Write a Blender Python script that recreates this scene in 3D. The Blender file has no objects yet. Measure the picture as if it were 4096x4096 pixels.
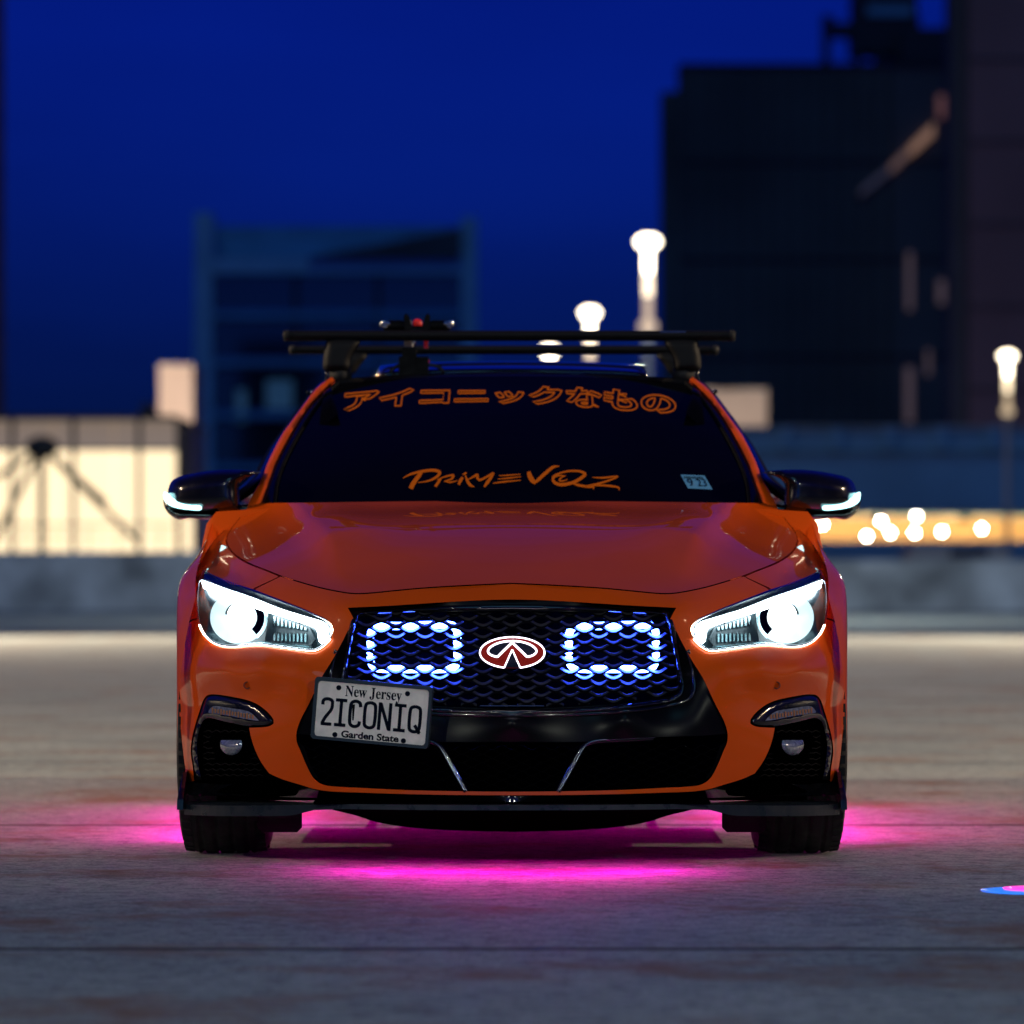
import bpy, math, random
import numpy as np
from mathutils import Vector, Matrix
from mathutils.geometry import delaunay_2d_cdt

random.seed(7)
rng = np.random.RandomState(11)
scene = bpy.context.scene
COL = scene.collection

# ------------------------------------------------------------------ camera
DIST, FPX, ZC, YH = 12.0, 17630.0, 0.762, 2290.0     # metres to front axle, focal length and horizon in photo pixels
cam_d = bpy.data.cameras.new('camera')
cam = bpy.data.objects.new('camera', cam_d)
COL.objects.link(cam)
cam.location = (0, -DIST, ZC)
cam.rotation_euler = (math.radians(90), 0, 0)
cam_d.sensor_width = 36
cam_d.lens = FPX / 4096 * 36
cam_d.shift_y = (YH - 2048) / 4096
cam_d.clip_start = 0.1
cam_d.clip_end = 3000
cam_d.dof.use_dof = True
cam_d.dof.focus_distance = 11.35
cam_d.dof.aperture_fstop = 3.3
scene.camera = cam

# ------------------------------------------------------------------ sky, sun, exposure
world = bpy.data.worlds.new('World')
scene.world = world
world.use_nodes = True
wn, wl = world.node_tree.nodes, world.node_tree.links
wn.clear()
w_out = wn.new('ShaderNodeOutputWorld')
w_bg = wn.new('ShaderNodeBackground')
w_sky = wn.new('ShaderNodeTexSky')
w_sky.sky_type = 'NISHITA'
w_sky.sun_disc = False
SUN_EL, SUN_AZ = math.radians(5.0), math.radians(180)
w_sky.sun_elevation = SUN_EL
w_sky.sun_rotation = SUN_AZ
w_tint = wn.new('ShaderNodeMix')
w_tint.data_type = 'RGBA'
w_tint.blend_type = 'MULTIPLY'
w_tint.inputs['Factor'].default_value = 1.0
w_tint.inputs['B'].default_value = (0.005, 0.050, 1.30, 1)      # blue hour: only the blue of the sky is left
wl.new(w_sky.outputs['Color'], w_tint.inputs['A'])
w_tc = wn.new('ShaderNodeTexCoord')
w_map = wn.new('ShaderNodeMapping')
w_map.inputs['Scale'].default_value = (1.0, 1.0, 5.0)
w_noise = wn.new('ShaderNodeTexNoise')                              # thin dark bands of cloud
w_noise.inputs['Scale'].default_value = 3.2
w_noise.inputs['Detail'].default_value = 5
w_rng = wn.new('ShaderNodeMapRange')
w_rng.inputs['From Min'].default_value = .3
w_rng.inputs['From Max'].default_value = .7
w_rng.inputs['To Min'].default_value = .72
w_rng.inputs['To Max'].default_value = 1.12
w_cl = wn.new('ShaderNodeVectorMath')
w_cl.operation = 'SCALE'
wl.new(w_tc.outputs['Generated'], w_map.inputs['Vector'])
wl.new(w_map.outputs['Vector'], w_noise.inputs['Vector'])
wl.new(w_noise.outputs['Fac'], w_rng.inputs['Value'])
wl.new(w_tint.outputs['Result'], w_cl.inputs[0])
wl.new(w_rng.outputs['Result'], w_cl.inputs['Scale'])
wl.new(w_cl.outputs['Vector'], w_bg.inputs['Color'])
w_bg.inputs['Strength'].default_value = 0.05
wl.new(w_bg.outputs['Background'], w_out.inputs['Surface'])

sun_d = bpy.data.lights.new('sun', 'SUN')
sun_d.energy = 0.15
sun_d.angle = math.radians(24)
sun_d.color = (0.25, 0.75, 1.0)
sun = bpy.data.objects.new('sun', sun_d)
COL.objects.link(sun)
sun.rotation_euler = (math.radians(38), 0, math.radians(-4))      # from behind the camera, high

scene.view_settings.view_transform = 'Standard'
scene.view_settings.look = 'None'
scene.view_settings.exposure = 0.0
scene.view_settings.gamma = 1.0
scene.view_settings.use_curve_mapping = False
scene.render.engine = 'CYCLES'
scene.cycles.use_denoising = True
scene.cycles.max_bounces = 8
scene.cycles.transparent_max_bounces = 12
scene.cycles.sample_clamp_indirect = 6
scene.cycles.caustics_reflective = False
scene.cycles.caustics_refractive = False


# ------------------------------------------------------------------ materials
MATS = {}
def material(name, base=(.5, .5, .5), rough=.5, metal=0., coat=0., coat_rough=.03, emit=None, power=0.,
             var=0., var_scale=8., rough_var=0., bump=0., bump_scale=200., spec=.5, coat_ior=1.5):
    m = bpy.data.materials.new(name)
    m.use_nodes = True
    nt = m.node_tree
    b = nt.nodes['Principled BSDF']
    b.inputs['Base Color'].default_value = (*base, 1)
    b.inputs['Roughness'].default_value = rough
    b.inputs['Metallic'].default_value = metal
    b.inputs['Coat Weight'].default_value = coat
    b.inputs['Coat Roughness'].default_value = coat_rough
    b.inputs['Coat IOR'].default_value = coat_ior
    b.inputs['Specular IOR Level'].default_value = spec
    if emit is not None:
        b.inputs['Emission Color'].default_value = (*emit, 1)
        b.inputs['Emission Strength'].default_value = power
    if var or rough_var or bump:
        tc = nt.nodes.new('ShaderNodeTexCoord')
    if var or rough_var:
        nz = nt.nodes.new('ShaderNodeTexNoise')
        nz.inputs['Scale'].default_value = var_scale
        nz.inputs['Detail'].default_value = 5
        nt.links.new(tc.outputs['Object'], nz.inputs['Vector'])
    if var:
        mr = nt.nodes.new('ShaderNodeMapRange')
        mr.inputs['From Min'].default_value = .3
        mr.inputs['From Max'].default_value = .7
        mr.inputs['To Min'].default_value = 1 - var
        mr.inputs['To Max'].default_value = 1 + var
        nt.links.new(nz.outputs['Fac'], mr.inputs['Value'])
        mx = nt.nodes.new('ShaderNodeVectorMath')
        mx.operation = 'SCALE'
        mx.inputs[0].default_value = base
        nt.links.new(mr.outputs['Result'], mx.inputs['Scale'])
        nt.links.new(mx.outputs['Vector'], b.inputs['Base Color'])
    if rough_var:
        mr2 = nt.nodes.new('ShaderNodeMapRange')
        mr2.inputs['From Min'].default_value = .3
        mr2.inputs['From Max'].default_value = .7
        mr2.inputs['To Min'].default_value = max(0, rough - rough_var)
        mr2.inputs['To Max'].default_value = rough + rough_var
        nt.links.new(nz.outputs['Fac'], mr2.inputs['Value'])
        nt.links.new(mr2.outputs['Result'], b.inputs['Roughness'])
    if bump:
        nb = nt.nodes.new('ShaderNodeTexNoise')
        nb.inputs['Scale'].default_value = bump_scale
        nb.inputs['Detail'].default_value = 3
        nt.links.new(tc.outputs['Object'], nb.inputs['Vector'])
        bp = nt.nodes.new('ShaderNodeBump')
        bp.inputs['Strength'].default_value = bump
        bp.inputs['Distance'].default_value = .002
        nt.links.new(nb.outputs['Fac'], bp.inputs['Height'])
        nt.links.new(bp.outputs['Normal'], b.inputs['Normal'])
    MATS[name] = m
    return m

material('orange_paint', (.76, .086, .0005), .5, 0, 1., .012, var=.05, var_scale=3, rough_var=.05, spec=.08, coat_ior=1.34)
material('gloss_black', (.004, .004, .005), .16, 0, .7, .04, rough_var=.06, var_scale=30)
material('grille_black_lit', (.075, .075, .085), .35, spec=.15)
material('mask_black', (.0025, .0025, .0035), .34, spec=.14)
material('satin_black', (.0025, .0025, .003), .6, rough_var=.1, var_scale=40, bump=.15, bump_scale=300, spec=.1)
material('matt_black', (.0003, .0003, .0003), 1., spec=0.)
material('lip_black', (.010, .017, .024), .32, rough_var=.1, var_scale=30)
material('rack_black', (.003, .003, .004), .6, spec=.2)
material('rubber', (.003, .003, .0035), .75, rough_var=.12, var_scale=25, bump=.4, bump_scale=120)
material('tinted_glass', (.0015, .0015, .0025), .015, 0, 0., .01, spec=.13)
material('roof_black', (.003, .003, .005), .06, 0, 1., .02)
material('chrome', (.75, .77, .8), .12, 1.)
material('dark_chrome', (.16, .18, .2), .22, 1.)
material('lamp_chrome', (.35, .48, .5), .25, 1.)
material('lamp_housing', (.02, .035, .04), .35, .3)
material('amber_lens', (.5, .2, .08), .25, .2, .6)
material('grey_lens', (.30, .33, .40), .18, .5, .8, var=.4, var_scale=90)
material('white_led', (.9, .95, 1), .4, emit=(.80, .93, 1.), power=16)
material('lamp_glow', (.3, .34, .35), .4, emit=(.76, .97, 1.), power=1.1)
material('rim_glow', (.9, .9, .9), .4, emit=(1., .93, .8), power=14)
material('mirror_led', (.9, 1, 1), .4, emit=(.42, .95, 1.), power=4)
material('blue_led', (.5, .6, 1), .4, emit=(.03, .075, 1.), power=120)
material('emblem_led', (.9, .9, 1), .4, emit=(.95, .85, 1.), power=4)
material('emblem_red', (.06, .002, .001), .6, 0, 0, spec=.05, emit=(.5, .012, .0), power=.05)
material('magenta_led', (.9, .1, .6), .4, emit=(1., 0., .50), power=200)
material('orange_vinyl', (.66, .13, .003), .6, spec=.1)
material('plate_white', (.82, .74, .64), .5, var=.12, var_scale=40)
material('plate_ink', (.003, .006, .014), .85, spec=.05)
material('plate_frame', (.018, .035, .05), .35, .4)
material('sticker_blue', (.10, .32, .55), .5)
material('red_lens', (.6, .02, .015), .3, emit=(.8, .02, .02), power=.08)  # faint glow added so the red parts do not turn dark
material('pale_part', (.6, .42, .3), .5)
material('patch_blue', (.1, .3, .9), .3, emit=(.02, .22, 1.), power=.9)
material('patch_pink', (.9, .1, .6), .3, emit=(1., .05, .55), power=1.3)
material('sensor_ring', (.12, .03, .02), .5)
material('concrete_wall', (.42, .45, .46), .85, var=.6, var_scale=.9, bump=.3, bump_scale=12)
material('clad_blue', (.18, .42, .55), .7, var=.15, var_scale=.4)
material('clad_pale', (.42, .66, .74), .6, var=.1, var_scale=.4)
material('dark_glass', (.01, .014, .02), .08, 0, .4)
material('dark_clad', (.11, .10, .095), .8, var=.3, var_scale=.12)
material('dark_clad_warm', (.30, .17, .15), .85, var=.25, var_scale=.1)
material('roof_steel', (.02, .022, .025), .6)
material('pale_wall', (.55, .47, .40), .8, var=.1, var_scale=.5)
material('garage_wall', (.62, .42, .24), .8, var=.1, var_scale=.4)
material('steel_dark', (.03, .028, .025), .6)
material('pole_grey', (.45, .42, .38), .5, var=.1)
material('joint_sealant', (.012, .013, .016), .8, var=.3, var_scale=30)
material('street', (.05, .05, .052), .9, var=.2, var_scale=.2)


def emission(name, color, power):
    m = bpy.data.materials.new(name)
    m.use_nodes = True
    b = m.node_tree.nodes['Principled BSDF']
    b.inputs['Base Color'].default_value = (.5, .45, .4, 1)
    b.inputs['Emission Color'].default_value = (*color, 1)
    b.inputs['Emission Strength'].default_value = power
    MATS[name] = m
    return m

def diffuser(name, color, power):
    m = bpy.data.materials.new(name)
    m.use_nodes = True
    nt = m.node_tree
    nt.nodes.clear()
    o = nt.nodes.new('ShaderNodeOutputMaterial')
    ad = nt.nodes.new('ShaderNodeAddShader')
    tr = nt.nodes.new('ShaderNodeBsdfTransparent')
    tr.inputs['Color'].default_value = (.85, .85, .85, 1)
    em = nt.nodes.new('ShaderNodeEmission')
    em.inputs['Color'].default_value = (*color, 1)
    em.inputs['Strength'].default_value = power
    nt.links.new(tr.outputs[0], ad.inputs[0])
    nt.links.new(em.outputs[0], ad.inputs[1])
    nt.links.new(ad.outputs[0], o.inputs['Surface'])
    MATS[name] = m
diffuser('lantern_top', (1., .86, .62), 5)
diffuser('lantern_mid', (1., .80, .52), 1.6)
diffuser('lantern_low', (1., .74, .45), .4)
emission('bulb', (1., .86, .66), 130)
emission('lit_panel', (1., .77, .45), 1.45)
emission('lit_panel_dim', (1., .72, .46), .20)
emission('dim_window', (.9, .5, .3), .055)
emission('dim_streak', (.9, .46, .2), .22)
emission('dim_streak_low', (.9, .46, .2), .10)
emission('dim_streak_far', (.7, .42, .25), .02)
emission('dim_streak_top', (.9, .3, .08), .10)
emission('cool_window', (.1, .4, .7), .045)


def clear_glass():
    m = bpy.data.materials.new('clear_lens')
    m.use_nodes = True
    nt = m.node_tree
    nt.nodes.clear()
    o = nt.nodes.new('ShaderNodeOutputMaterial')
    mix = nt.nodes.new('ShaderNodeMixShader')
    tr = nt.nodes.new('ShaderNodeBsdfTransparent')
    tr.inputs['Color'].default_value = (.93, .98, .99, 1)
    gl = nt.nodes.new('ShaderNodeBsdfGlossy')
    gl.inputs['Roughness'].default_value = .02
    fr = nt.nodes.new('ShaderNodeFresnel')
    fr.inputs['IOR'].default_value = 1.5
    nt.links.new(fr.outputs['Fac'], mix.inputs['Fac'])
    nt.links.new(tr.outputs['BSDF'], mix.inputs[1])
    nt.links.new(gl.outputs['BSDF'], mix.inputs[2])
    nt.links.new(mix.outputs['Shader'], o.inputs['Surface'])
    MATS['clear_lens'] = m
clear_glass()


def concrete_deck():
    m = bpy.data.materials.new('deck_concrete')
    m.use_nodes = True
    nt = m.node_tree
    N, L = nt.nodes, nt.links
    b = N['Principled BSDF']
    tc = N.new('ShaderNodeTexCoord')
    def noise(scale, detail, rough=.55, vec=None):
        n = N.new('ShaderNodeTexNoise')
        n.inputs['Scale'].default_value = scale
        n.inputs['Detail'].default_value = detail
        n.inputs['Roughness'].default_value = rough
        L.new(vec or tc.outputs['Object'], n.inputs['Vector'])
        return n.outputs['Fac']
    def ramp(fac, stops):
        r = N.new('ShaderNodeValToRGB')
        el = r.color_ramp.elements
        while len(el) < len(stops):
            el.new(.5)
        for e, (p, c) in zip(el, stops):
            e.position = p
            e.color = (*c, 1)
        L.new(fac, r.inputs['Fac'])
        return r.outputs['Color']
    def mixc(fac, a, c, mode='MIX'):
        x = N.new('ShaderNodeMix')
        x.data_type = 'RGBA'
        x.blend_type = mode
        if isinstance(fac, float):
            x.inputs['Factor'].default_value = fac
        else:
            L.new(fac, x.inputs['Factor'])
        L.new(a, x.inputs['A'])
        if isinstance(c, tuple):
            x.inputs['B'].default_value = (*c, 1)
        else:
            L.new(c, x.inputs['B'])
        return x.outputs['Result']
    base = ramp(noise(.9, 6), [(.3, (.28, .325, .33)), (.5, (.365, .41, .405)), (.72, (.45, .485, .47))])
    fine = ramp(noise(85, 4, .7), [(.3, (.38, .38, .40)), (.5, (.95, .95, .95)), (.7, (1.4, 1.38, 1.32))])
    c1 = mixc(1., base, fine, 'MULTIPLY')
    mid = ramp(noise(17, 7, .75), [(.36, (.5, .5, .53)), (.5, (1, 1, 1)), (.64, (1.28, 1.28, 1.24))])
    c2 = mixc(1., c1, mid, 'MULTIPLY')
    mp = N.new('ShaderNodeMapping')
    mp.inputs['Location'].default_value = (3.1, 7.7, 0)
    L.new(tc.outputs['Object'], mp.inputs['Vector'])
    stain = ramp(noise(1.35, 7, .68, mp.outputs['Vector']), [(.51, (0, 0, 0)), (.66, (1, 1, 1))])
    sp = N.new('ShaderNodeMath')
    sp.operation = 'MULTIPLY'
    sp.inputs[1].default_value = .8
    L.new(stain, sp.inputs[0])
    c3 = mixc(sp.outputs[0], c2, (.27, .125, .06))
    mp2 = N.new('ShaderNodeMapping')
    mp2.inputs['Location'].default_value = (-5.3, 2.2, 0)
    L.new(tc.outputs['Object'], mp2.inputs['Vector'])
    oil = ramp(noise(2.6, 6, .7, mp2.outputs['Vector']), [(.60, (0, 0, 0)), (.74, (.6, .6, .6))])
    c4 = mixc(oil, c3, (.07, .072, .08))
    L.new(c4, b.inputs['Base Color'])
    b.inputs['Roughness'].default_value = .78
    b.inputs['Specular IOR Level'].default_value = .35
    bp = N.new('ShaderNodeBump')
    bp.inputs['Strength'].default_value = .8
    bp.inputs['Distance'].default_value = .006
    bf = N.new('ShaderNodeMath')
    bf.operation = 'ADD'
    L.new(noise(120, 4, .7), bf.inputs[0])
    L.new(noise(22, 4, .6), bf.inputs[1])
    L.new(bf.outputs[0], bp.inputs['Height'])
    L.new(bp.outputs['Normal'], b.inputs['Normal'])
    MATS['deck_concrete'] = m
concrete_deck()


# ------------------------------------------------------------------ helpers
def tag(o, label=None, category=None, group=None, kind=None):
    if label: o['label'] = label
    if category: o['category'] = category
    if group: o['group'] = group
    if kind: o['kind'] = kind
    return o

def empty(name, loc=(0, 0, 0)):
    o = bpy.data.objects.new(name, None)
    COL.objects.link(o)
    o.location = loc
    o.empty_display_size = .2
    return o

def add_mesh(name, verts, faces, mat, parent=None, smooth=False, normals=None):
    me = bpy.data.meshes.new(name)
    me.from_pydata([tuple(map(float, v)) for v in verts], [], [tuple(map(int, f)) for f in faces])
    me.materials.append(MATS[mat])
    if smooth:
        me.polygons.foreach_set('use_smooth', [True] * len(me.polygons))
    me.update()
    if normals is not None:
        me.normals_split_custom_set_from_vertices([tuple(map(float, n)) for n in normals])
    o = bpy.data.objects.new(name, me)
    COL.objects.link(o)
    if parent is not None:
        o.parent = parent
    return o

class MB:
    """collects shapes for one mesh"""
    def __init__(self):
        self.v, self.f = [], []
    def add(self, vs, fs):
        n = len(self.v)
        self.v += [tuple(v) for v in vs]
        self.f += [tuple(i + n for i in f) for f in fs]
        return self
    def box(self, x0, x1, y0, y1, z0, z1):
        return self.add([(x0, y0, z0), (x1, y0, z0), (x1, y1, z0), (x0, y1, z0),
                         (x0, y0, z1), (x1, y0, z1), (x1, y1, z1), (x0, y1, z1)],
                        [(0, 3, 2, 1), (4, 5, 6, 7), (0, 1, 5, 4), (1, 2, 6, 5), (2, 3, 7, 6), (3, 0, 4, 7)])
    def tube(self, pts, r, n=10, cap=True):
        pts = [Vector(p) for p in pts]
        rs = r if isinstance(r, (list, tuple)) else [r] * len(pts)
        ring = []
        up = Vector((0, 0, 1))
        for i, p in enumerate(pts):
            t = (pts[min(i + 1, len(pts) - 1)] - pts[max(i - 1, 0)]).normalized()
            a = t.cross(up)
            if a.length < 1e-3:
                a = t.cross(Vector((0, 1, 0)))
            a.normalize()
            c = a.cross(t).normalized()
            ring.append([p + a * math.cos(2 * math.pi * k / n) * rs[i] + c * math.sin(2 * math.pi * k / n) * rs[i] for k in range(n)])
        vs = [v for rr in ring for v in rr]
        fs = []
        for i in range(len(pts) - 1):
            for k in range(n):
                fs.append((i * n + k, i * n + (k + 1) % n, (i + 1) * n + (k + 1) % n, (i + 1) * n + k))
        if cap:
            fs.append(tuple(range(n))[::-1])
            fs.append(tuple((len(pts) - 1) * n + k for k in range(n)))
        return self.add(vs, fs)
    def lathe(self, prof, c=(0, 0, 0), axis='Z', n=32):
        vs, fs = [], []
        for (r, h) in prof:
            for k in range(n):
                a = 2 * math.pi * k / n
                u, v = r * math.cos(a), r * math.sin(a)
                vs.append({'Z': (c[0] + u, c[1] + v, c[2] + h), 'X': (c[0] + h, c[1] + u, c[2] + v), 'Y': (c[0] + u, c[1] + h, c[2] + v)}[axis])
        for i in range(len(prof) - 1):
            for k in range(n):
                fs.append((i * n + k, i * n + (k + 1) % n, (i + 1) * n + (k + 1) % n, (i + 1) * n + k))
        return self.add(vs, fs)
    def build(self, name, mat, parent=None, smooth=False):
        return add_mesh(name, self.v, self.f, mat, parent, smooth)

def box_obj(name, mat, parent, x0, x1, y0, y1, z0, z1):
    return MB().box(x0, x1, y0, y1, z0, z1).build(name, mat, parent)

def P(px, py, Y):
    px, py, Y = np.asarray(px, float), np.asarray(py, float), np.asarray(Y, float)
    d = DIST + Y
    return np.stack(np.broadcast_arrays((px - 2048) * d / FPX, Y, ZC - (py - YH) * d / FPX), -1)

def at(px, py, dist):
    """scene point seen at a photo position, at a given distance from the camera"""
    return P(px, py, dist - DIST)

class TPS:
    def __init__(self, pts, vals, reg=1e-6):
        self.p = np.array(pts, float)
        self.c = self.p.mean(0)
        self.s = self.p.std()
        q = (self.p - self.c) / self.s
        n = len(q)
        K = self.k(q[:, None, :] - q[None, :, :])
        A = np.zeros((n + 3, n + 3))
        A[:n, :n] = K + np.eye(n) * reg
        A[:n, n] = 1
        A[:n, n + 1:] = q
        A[n:, :n] = A[:n, n:].T
        self.w = np.linalg.solve(A, np.concatenate([np.array(vals, float), np.zeros(3)]))
        self.q = q
    @staticmethod
    def k(d):
        r2 = (d ** 2).sum(-1)
        return np.where(r2 > 1e-18, .5 * r2 * np.log(np.maximum(r2, 1e-18)), 0)
    def __call__(self, a, b):
        a, b = np.broadcast_arrays(np.asarray(a, float), np.asarray(b, float))
        sh = a.shape
        e = (np.stack([a.ravel(), b.ravel()], -1) - self.c) / self.s
        out = self.k(e[:, None, :] - self.q[None, :, :]) @ self.w[:-3] + self.w[-3] + e @ self.w[-2:]
        return out.reshape(sh)

def mirrored(pts):
    """control points of the left half, mirrored about the car's middle"""
    out = []
    for a, b, v in pts:
        out.append((a, b, v))
        if abs(a - 2048) > 5:
            out.append((4096 - a, b, v))
    return out

def tps_px(pts, reg=1e-4):
    m = mirrored(pts)
    return TPS([(a, b) for a, b, _ in m], [v for *_, v in m], reg)

def smooth(pts, closed=False, seg=9.):
    """Catmull-Rom through points; a third value marks a sharp corner"""
    P_ = [np.array(p[:2], float) for p in pts]
    C_ = [len(p) > 2 and bool(p[2]) for p in pts]
    n = len(P_)
    out = []
    rngn = n if closed else n - 1
    for i in range(rngn):
        p1, p2 = P_[i], P_[(i + 1) % n]
        p0 = P_[i - 1] if (closed or i > 0) else 2 * p1 - p2
        p3 = P_[(i + 2) % n] if (closed or i + 2 < n) else 2 * p2 - p1
        L = np.linalg.norm(p2 - p1)
        if C_[i]: p0 = 2 * p1 - p2
        if C_[(i + 1) % n]: p3 = 2 * p2 - p1
        t1 = (p2 - p0) / (np.linalg.norm(p2 - p1) + np.linalg.norm(p1 - p0) + 1e-9) * L
        t2 = (p3 - p1) / (np.linalg.norm(p3 - p2) + np.linalg.norm(p2 - p1) + 1e-9) * L
        k = max(1, int(round(L / seg)))
        for j in range(k):
            t = j / k
            out.append((2*t**3 - 3*t**2 + 1) * p1 + (t**3 - 2*t**2 + t) * t1 + (-2*t**3 + 3*t**2) * p2 + (t**3 - t**2) * t2)
    if not closed:
        out.append(P_[-1])
    return np.array(out)

def flip(a):
    a = np.array(a, float)[::-1].copy()
    a[:, 0] = 4096 - a[:, 0]
    return a

def full(left):
    """left half polyline from top middle to bottom middle -> closed loop over both halves"""
    left = np.array(left, float)
    r = flip(left)
    keep = [p for p in left] + [p for p in r if abs(p[0] - 2048) > 1.5]
    return np.array(keep)

def inside(pts, loop):
    x, y = pts[:, 0][:, None], pts[:, 1][:, None]
    a, b = loop, np.roll(loop, -1, 0)
    c = ((a[:, 1] > y) != (b[:, 1] > y))
    with np.errstate(divide='ignore', invalid='ignore'):
        xi = (b[:, 0] - a[:, 0]) * (y - a[:, 1]) / (b[:, 1] - a[:, 1]) + a[:, 0]
    return (c & (x < xi)).sum(1) % 2 == 1

def edge_dist(pts, loop):
    a, b = loop, np.roll(loop, -1, 0)
    out = np.full(len(pts), 1e9)
    for i in range(0, len(pts), 4000):
        q = pts[i:i + 4000]
        d = b - a
        t = ((q[:, None] - a) * d).sum(-1) / np.maximum((d * d).sum(-1), 1e-9)
        t = np.clip(t, 0, 1)
        r = np.linalg.norm(q[:, None] - (a + t[..., None] * d), axis=-1)
        out[i:i + 4000] = r.min(1)
    return out

def area2(l):
    return (l[:, 0] * np.roll(l[:, 1], -1) - np.roll(l[:, 0], -1) * l[:, 1]).sum()

def triangulate(loops, step, ystep=None):
    """loops[0] outline, others holes -> 2D points, triangles, index lists of the loops"""
    ystep = ystep or step
    o = loops[0]
    x0, y0 = o.min(0); x1, y1 = o.max(0)
    gy = np.arange(y0 + ystep * .5, y1, ystep)
    g = []
    for r, y in enumerate(gy):
        gx = np.arange(x0 + step * (.5 if r % 2 else .99), x1, step)
        g.append(np.stack([gx, np.full_like(gx, y)], -1))
    g = np.concatenate(g) if g else np.zeros((0, 2))
    ok = inside(g, o)
    for h in loops[1:]:
        ok &= ~inside(g, h)
    g = g[ok]
    if len(g):
        d = np.min([edge_dist(g, l) for l in loops], 0)
        g = g[d > min(step, ystep) * .55]
    pts, edges, idx = [], [], []
    for l in loops:
        n0 = len(pts)
        pts += [tuple(p) for p in l]
        k = len(l)
        edges += [(n0 + i, n0 + (i + 1) % k) for i in range(k)]
        idx.append(list(range(n0, n0 + k)))
    pts += [tuple(p) for p in g]
    vv, ee, ff, ov, *_ = delaunay_2d_cdt([Vector(p) for p in pts], edges, [], 0, 1e-4)
    V = np.array([(v.x, v.y) for v in vv])
    F = np.array([f for f in ff if len(f) == 3])
    c = V[F].mean(1)
    ok = inside(c, o)
    for h in loops[1:]:
        ok &= ~inside(c, h)
    F = F[ok]
    a = V[F]
    ar = (a[:, 1, 0] - a[:, 0, 0]) * (a[:, 2, 1] - a[:, 0, 1]) - (a[:, 2, 0] - a[:, 0, 0]) * (a[:, 1, 1] - a[:, 0, 1])
    F[ar > 0] = F[ar > 0][:, ::-1]          # facing the camera
    inv = {}
    for i, lst in enumerate(ov):
        for j in lst: inv[j] = i
    return V, F, [[inv[i] for i in l if i in inv] for l in idx]

def panel(name, outline, depth, mat, parent, holes=(), step=24, ystep=None, thick=.02, mirror=False, bevel=.003, pillow=None):
    """a body panel: an outline lifted on a smooth surface depth(px, py) -> Y, with a rolled edge and a return flange"""
    loops = [np.array(outline, float)] + [np.array(h, float) for h in holes]
    if mirror:
        loops = [flip(l) for l in loops]
    V, F, idx = triangulate(loops, step, ystep)
    base = depth
    if pillow:
        R, H = pillow
        def depth2(px, py):
            px, py = np.broadcast_arrays(np.asarray(px, float), np.asarray(py, float))
            q = np.stack([px.ravel(), py.ravel()], -1)
            d = np.min([edge_dist(q, l) for l in loops], 0)
            for l in loops[:1]:
                d = np.where(inside(q, l), d, 0)
            t = np.clip(d / R, 0, 1)
            return base(px, py) - (H * np.sqrt(np.clip(t * (2 - t), 0, 1))).reshape(px.shape)
        dep = depth2
    else:
        dep = base
    def L(q): return P(q[:, 0], q[:, 1], dep(q[:, 0], q[:, 1]))
    P0 = L(V)
    if pillow:
        NR = None
    else:
        e = 2.5
        du = L(V + [e, 0]) - L(V - [e, 0])
        dv = L(V + [0, e]) - L(V - [0, e])
        NR = np.cross(du, dv)
        NR /= np.linalg.norm(NR, axis=1)[:, None] + 1e-12
        view = P0 - np.array([0, -DIST, ZC])
        s = np.sign((NR * view).sum(1))
        NR *= -s[:, None]
    verts = [P0]; faces = [tuple(f) for f in F]; norms = [NR] if NR is not None else None
    n0 = len(P0)
    for li, l in enumerate(idx):
        q = V[l]
        sg = np.sign(area2(q)) * (1 if li == 0 else -1)
        t = np.roll(q, -1, 0) - np.roll(q, 1, 0)
        t /= np.linalg.norm(t, axis=1)[:, None] + 1e-9
        out = np.stack([t[:, 1], -t[:, 0]], -1) * sg
        Yq = P0[l][:, 1]
        e = bevel * 500
        a = P0[l]
        m = P(q[:, 0] + out[:, 0] * e, q[:, 1] + out[:, 1] * e, Yq + bevel)
        b = P(q[:, 0] + out[:, 0] * e, q[:, 1] + out[:, 1] * e, Yq + thick)
        k = len(l)
        verts += [a, m, b]
        if norms is not None:
            o3 = np.stack([out[:, 0], np.zeros(k), -out[:, 1]], -1)
            nm = NR[l] * .6 + o3
            nm /= np.linalg.norm(nm, axis=1)[:, None]
            norms += [NR[l], nm, o3]
        for i in range(k):
            j = (i + 1) % k
            for r in (0, 1):
                f = (n0 + r * k + i, n0 + r * k + j, n0 + (r + 1) * k + j, n0 + (r + 1) * k + i)
                faces.append(f if sg * (1 if li == 0 else 1) < 0 else f[::-1])
        n0 += 3 * k
    verts = np.concatenate(verts)
    return add_mesh(name, verts, faces, mat, parent, True, np.concatenate(norms) if norms is not None else None)

def ribbon2d(path, w, closed=False):
    """flat stroke of varying width around a 2D path -> verts, quads"""
    p = np.array([q[:2] for q in path], float)
    if closed:
        t = np.roll(p, -1, 0) - np.roll(p, 1, 0)
    else:
        t = np.gradient(p, axis=0)
    t /= np.linalg.norm(t, axis=1)[:, None] + 1e-9
    nrm = np.stack([t[:, 1], -t[:, 0]], -1)
    w = np.broadcast_to(np.asarray(w, float), (len(p),))[:, None] / 2
    a, b = p + nrm * w, p - nrm * w
    n = len(p)
    V = np.concatenate([a, b])
    F = [(i, (i + 1) % n, n + (i + 1) % n, n + i) for i in range(n if closed else n - 1)]
    return V, F

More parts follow.
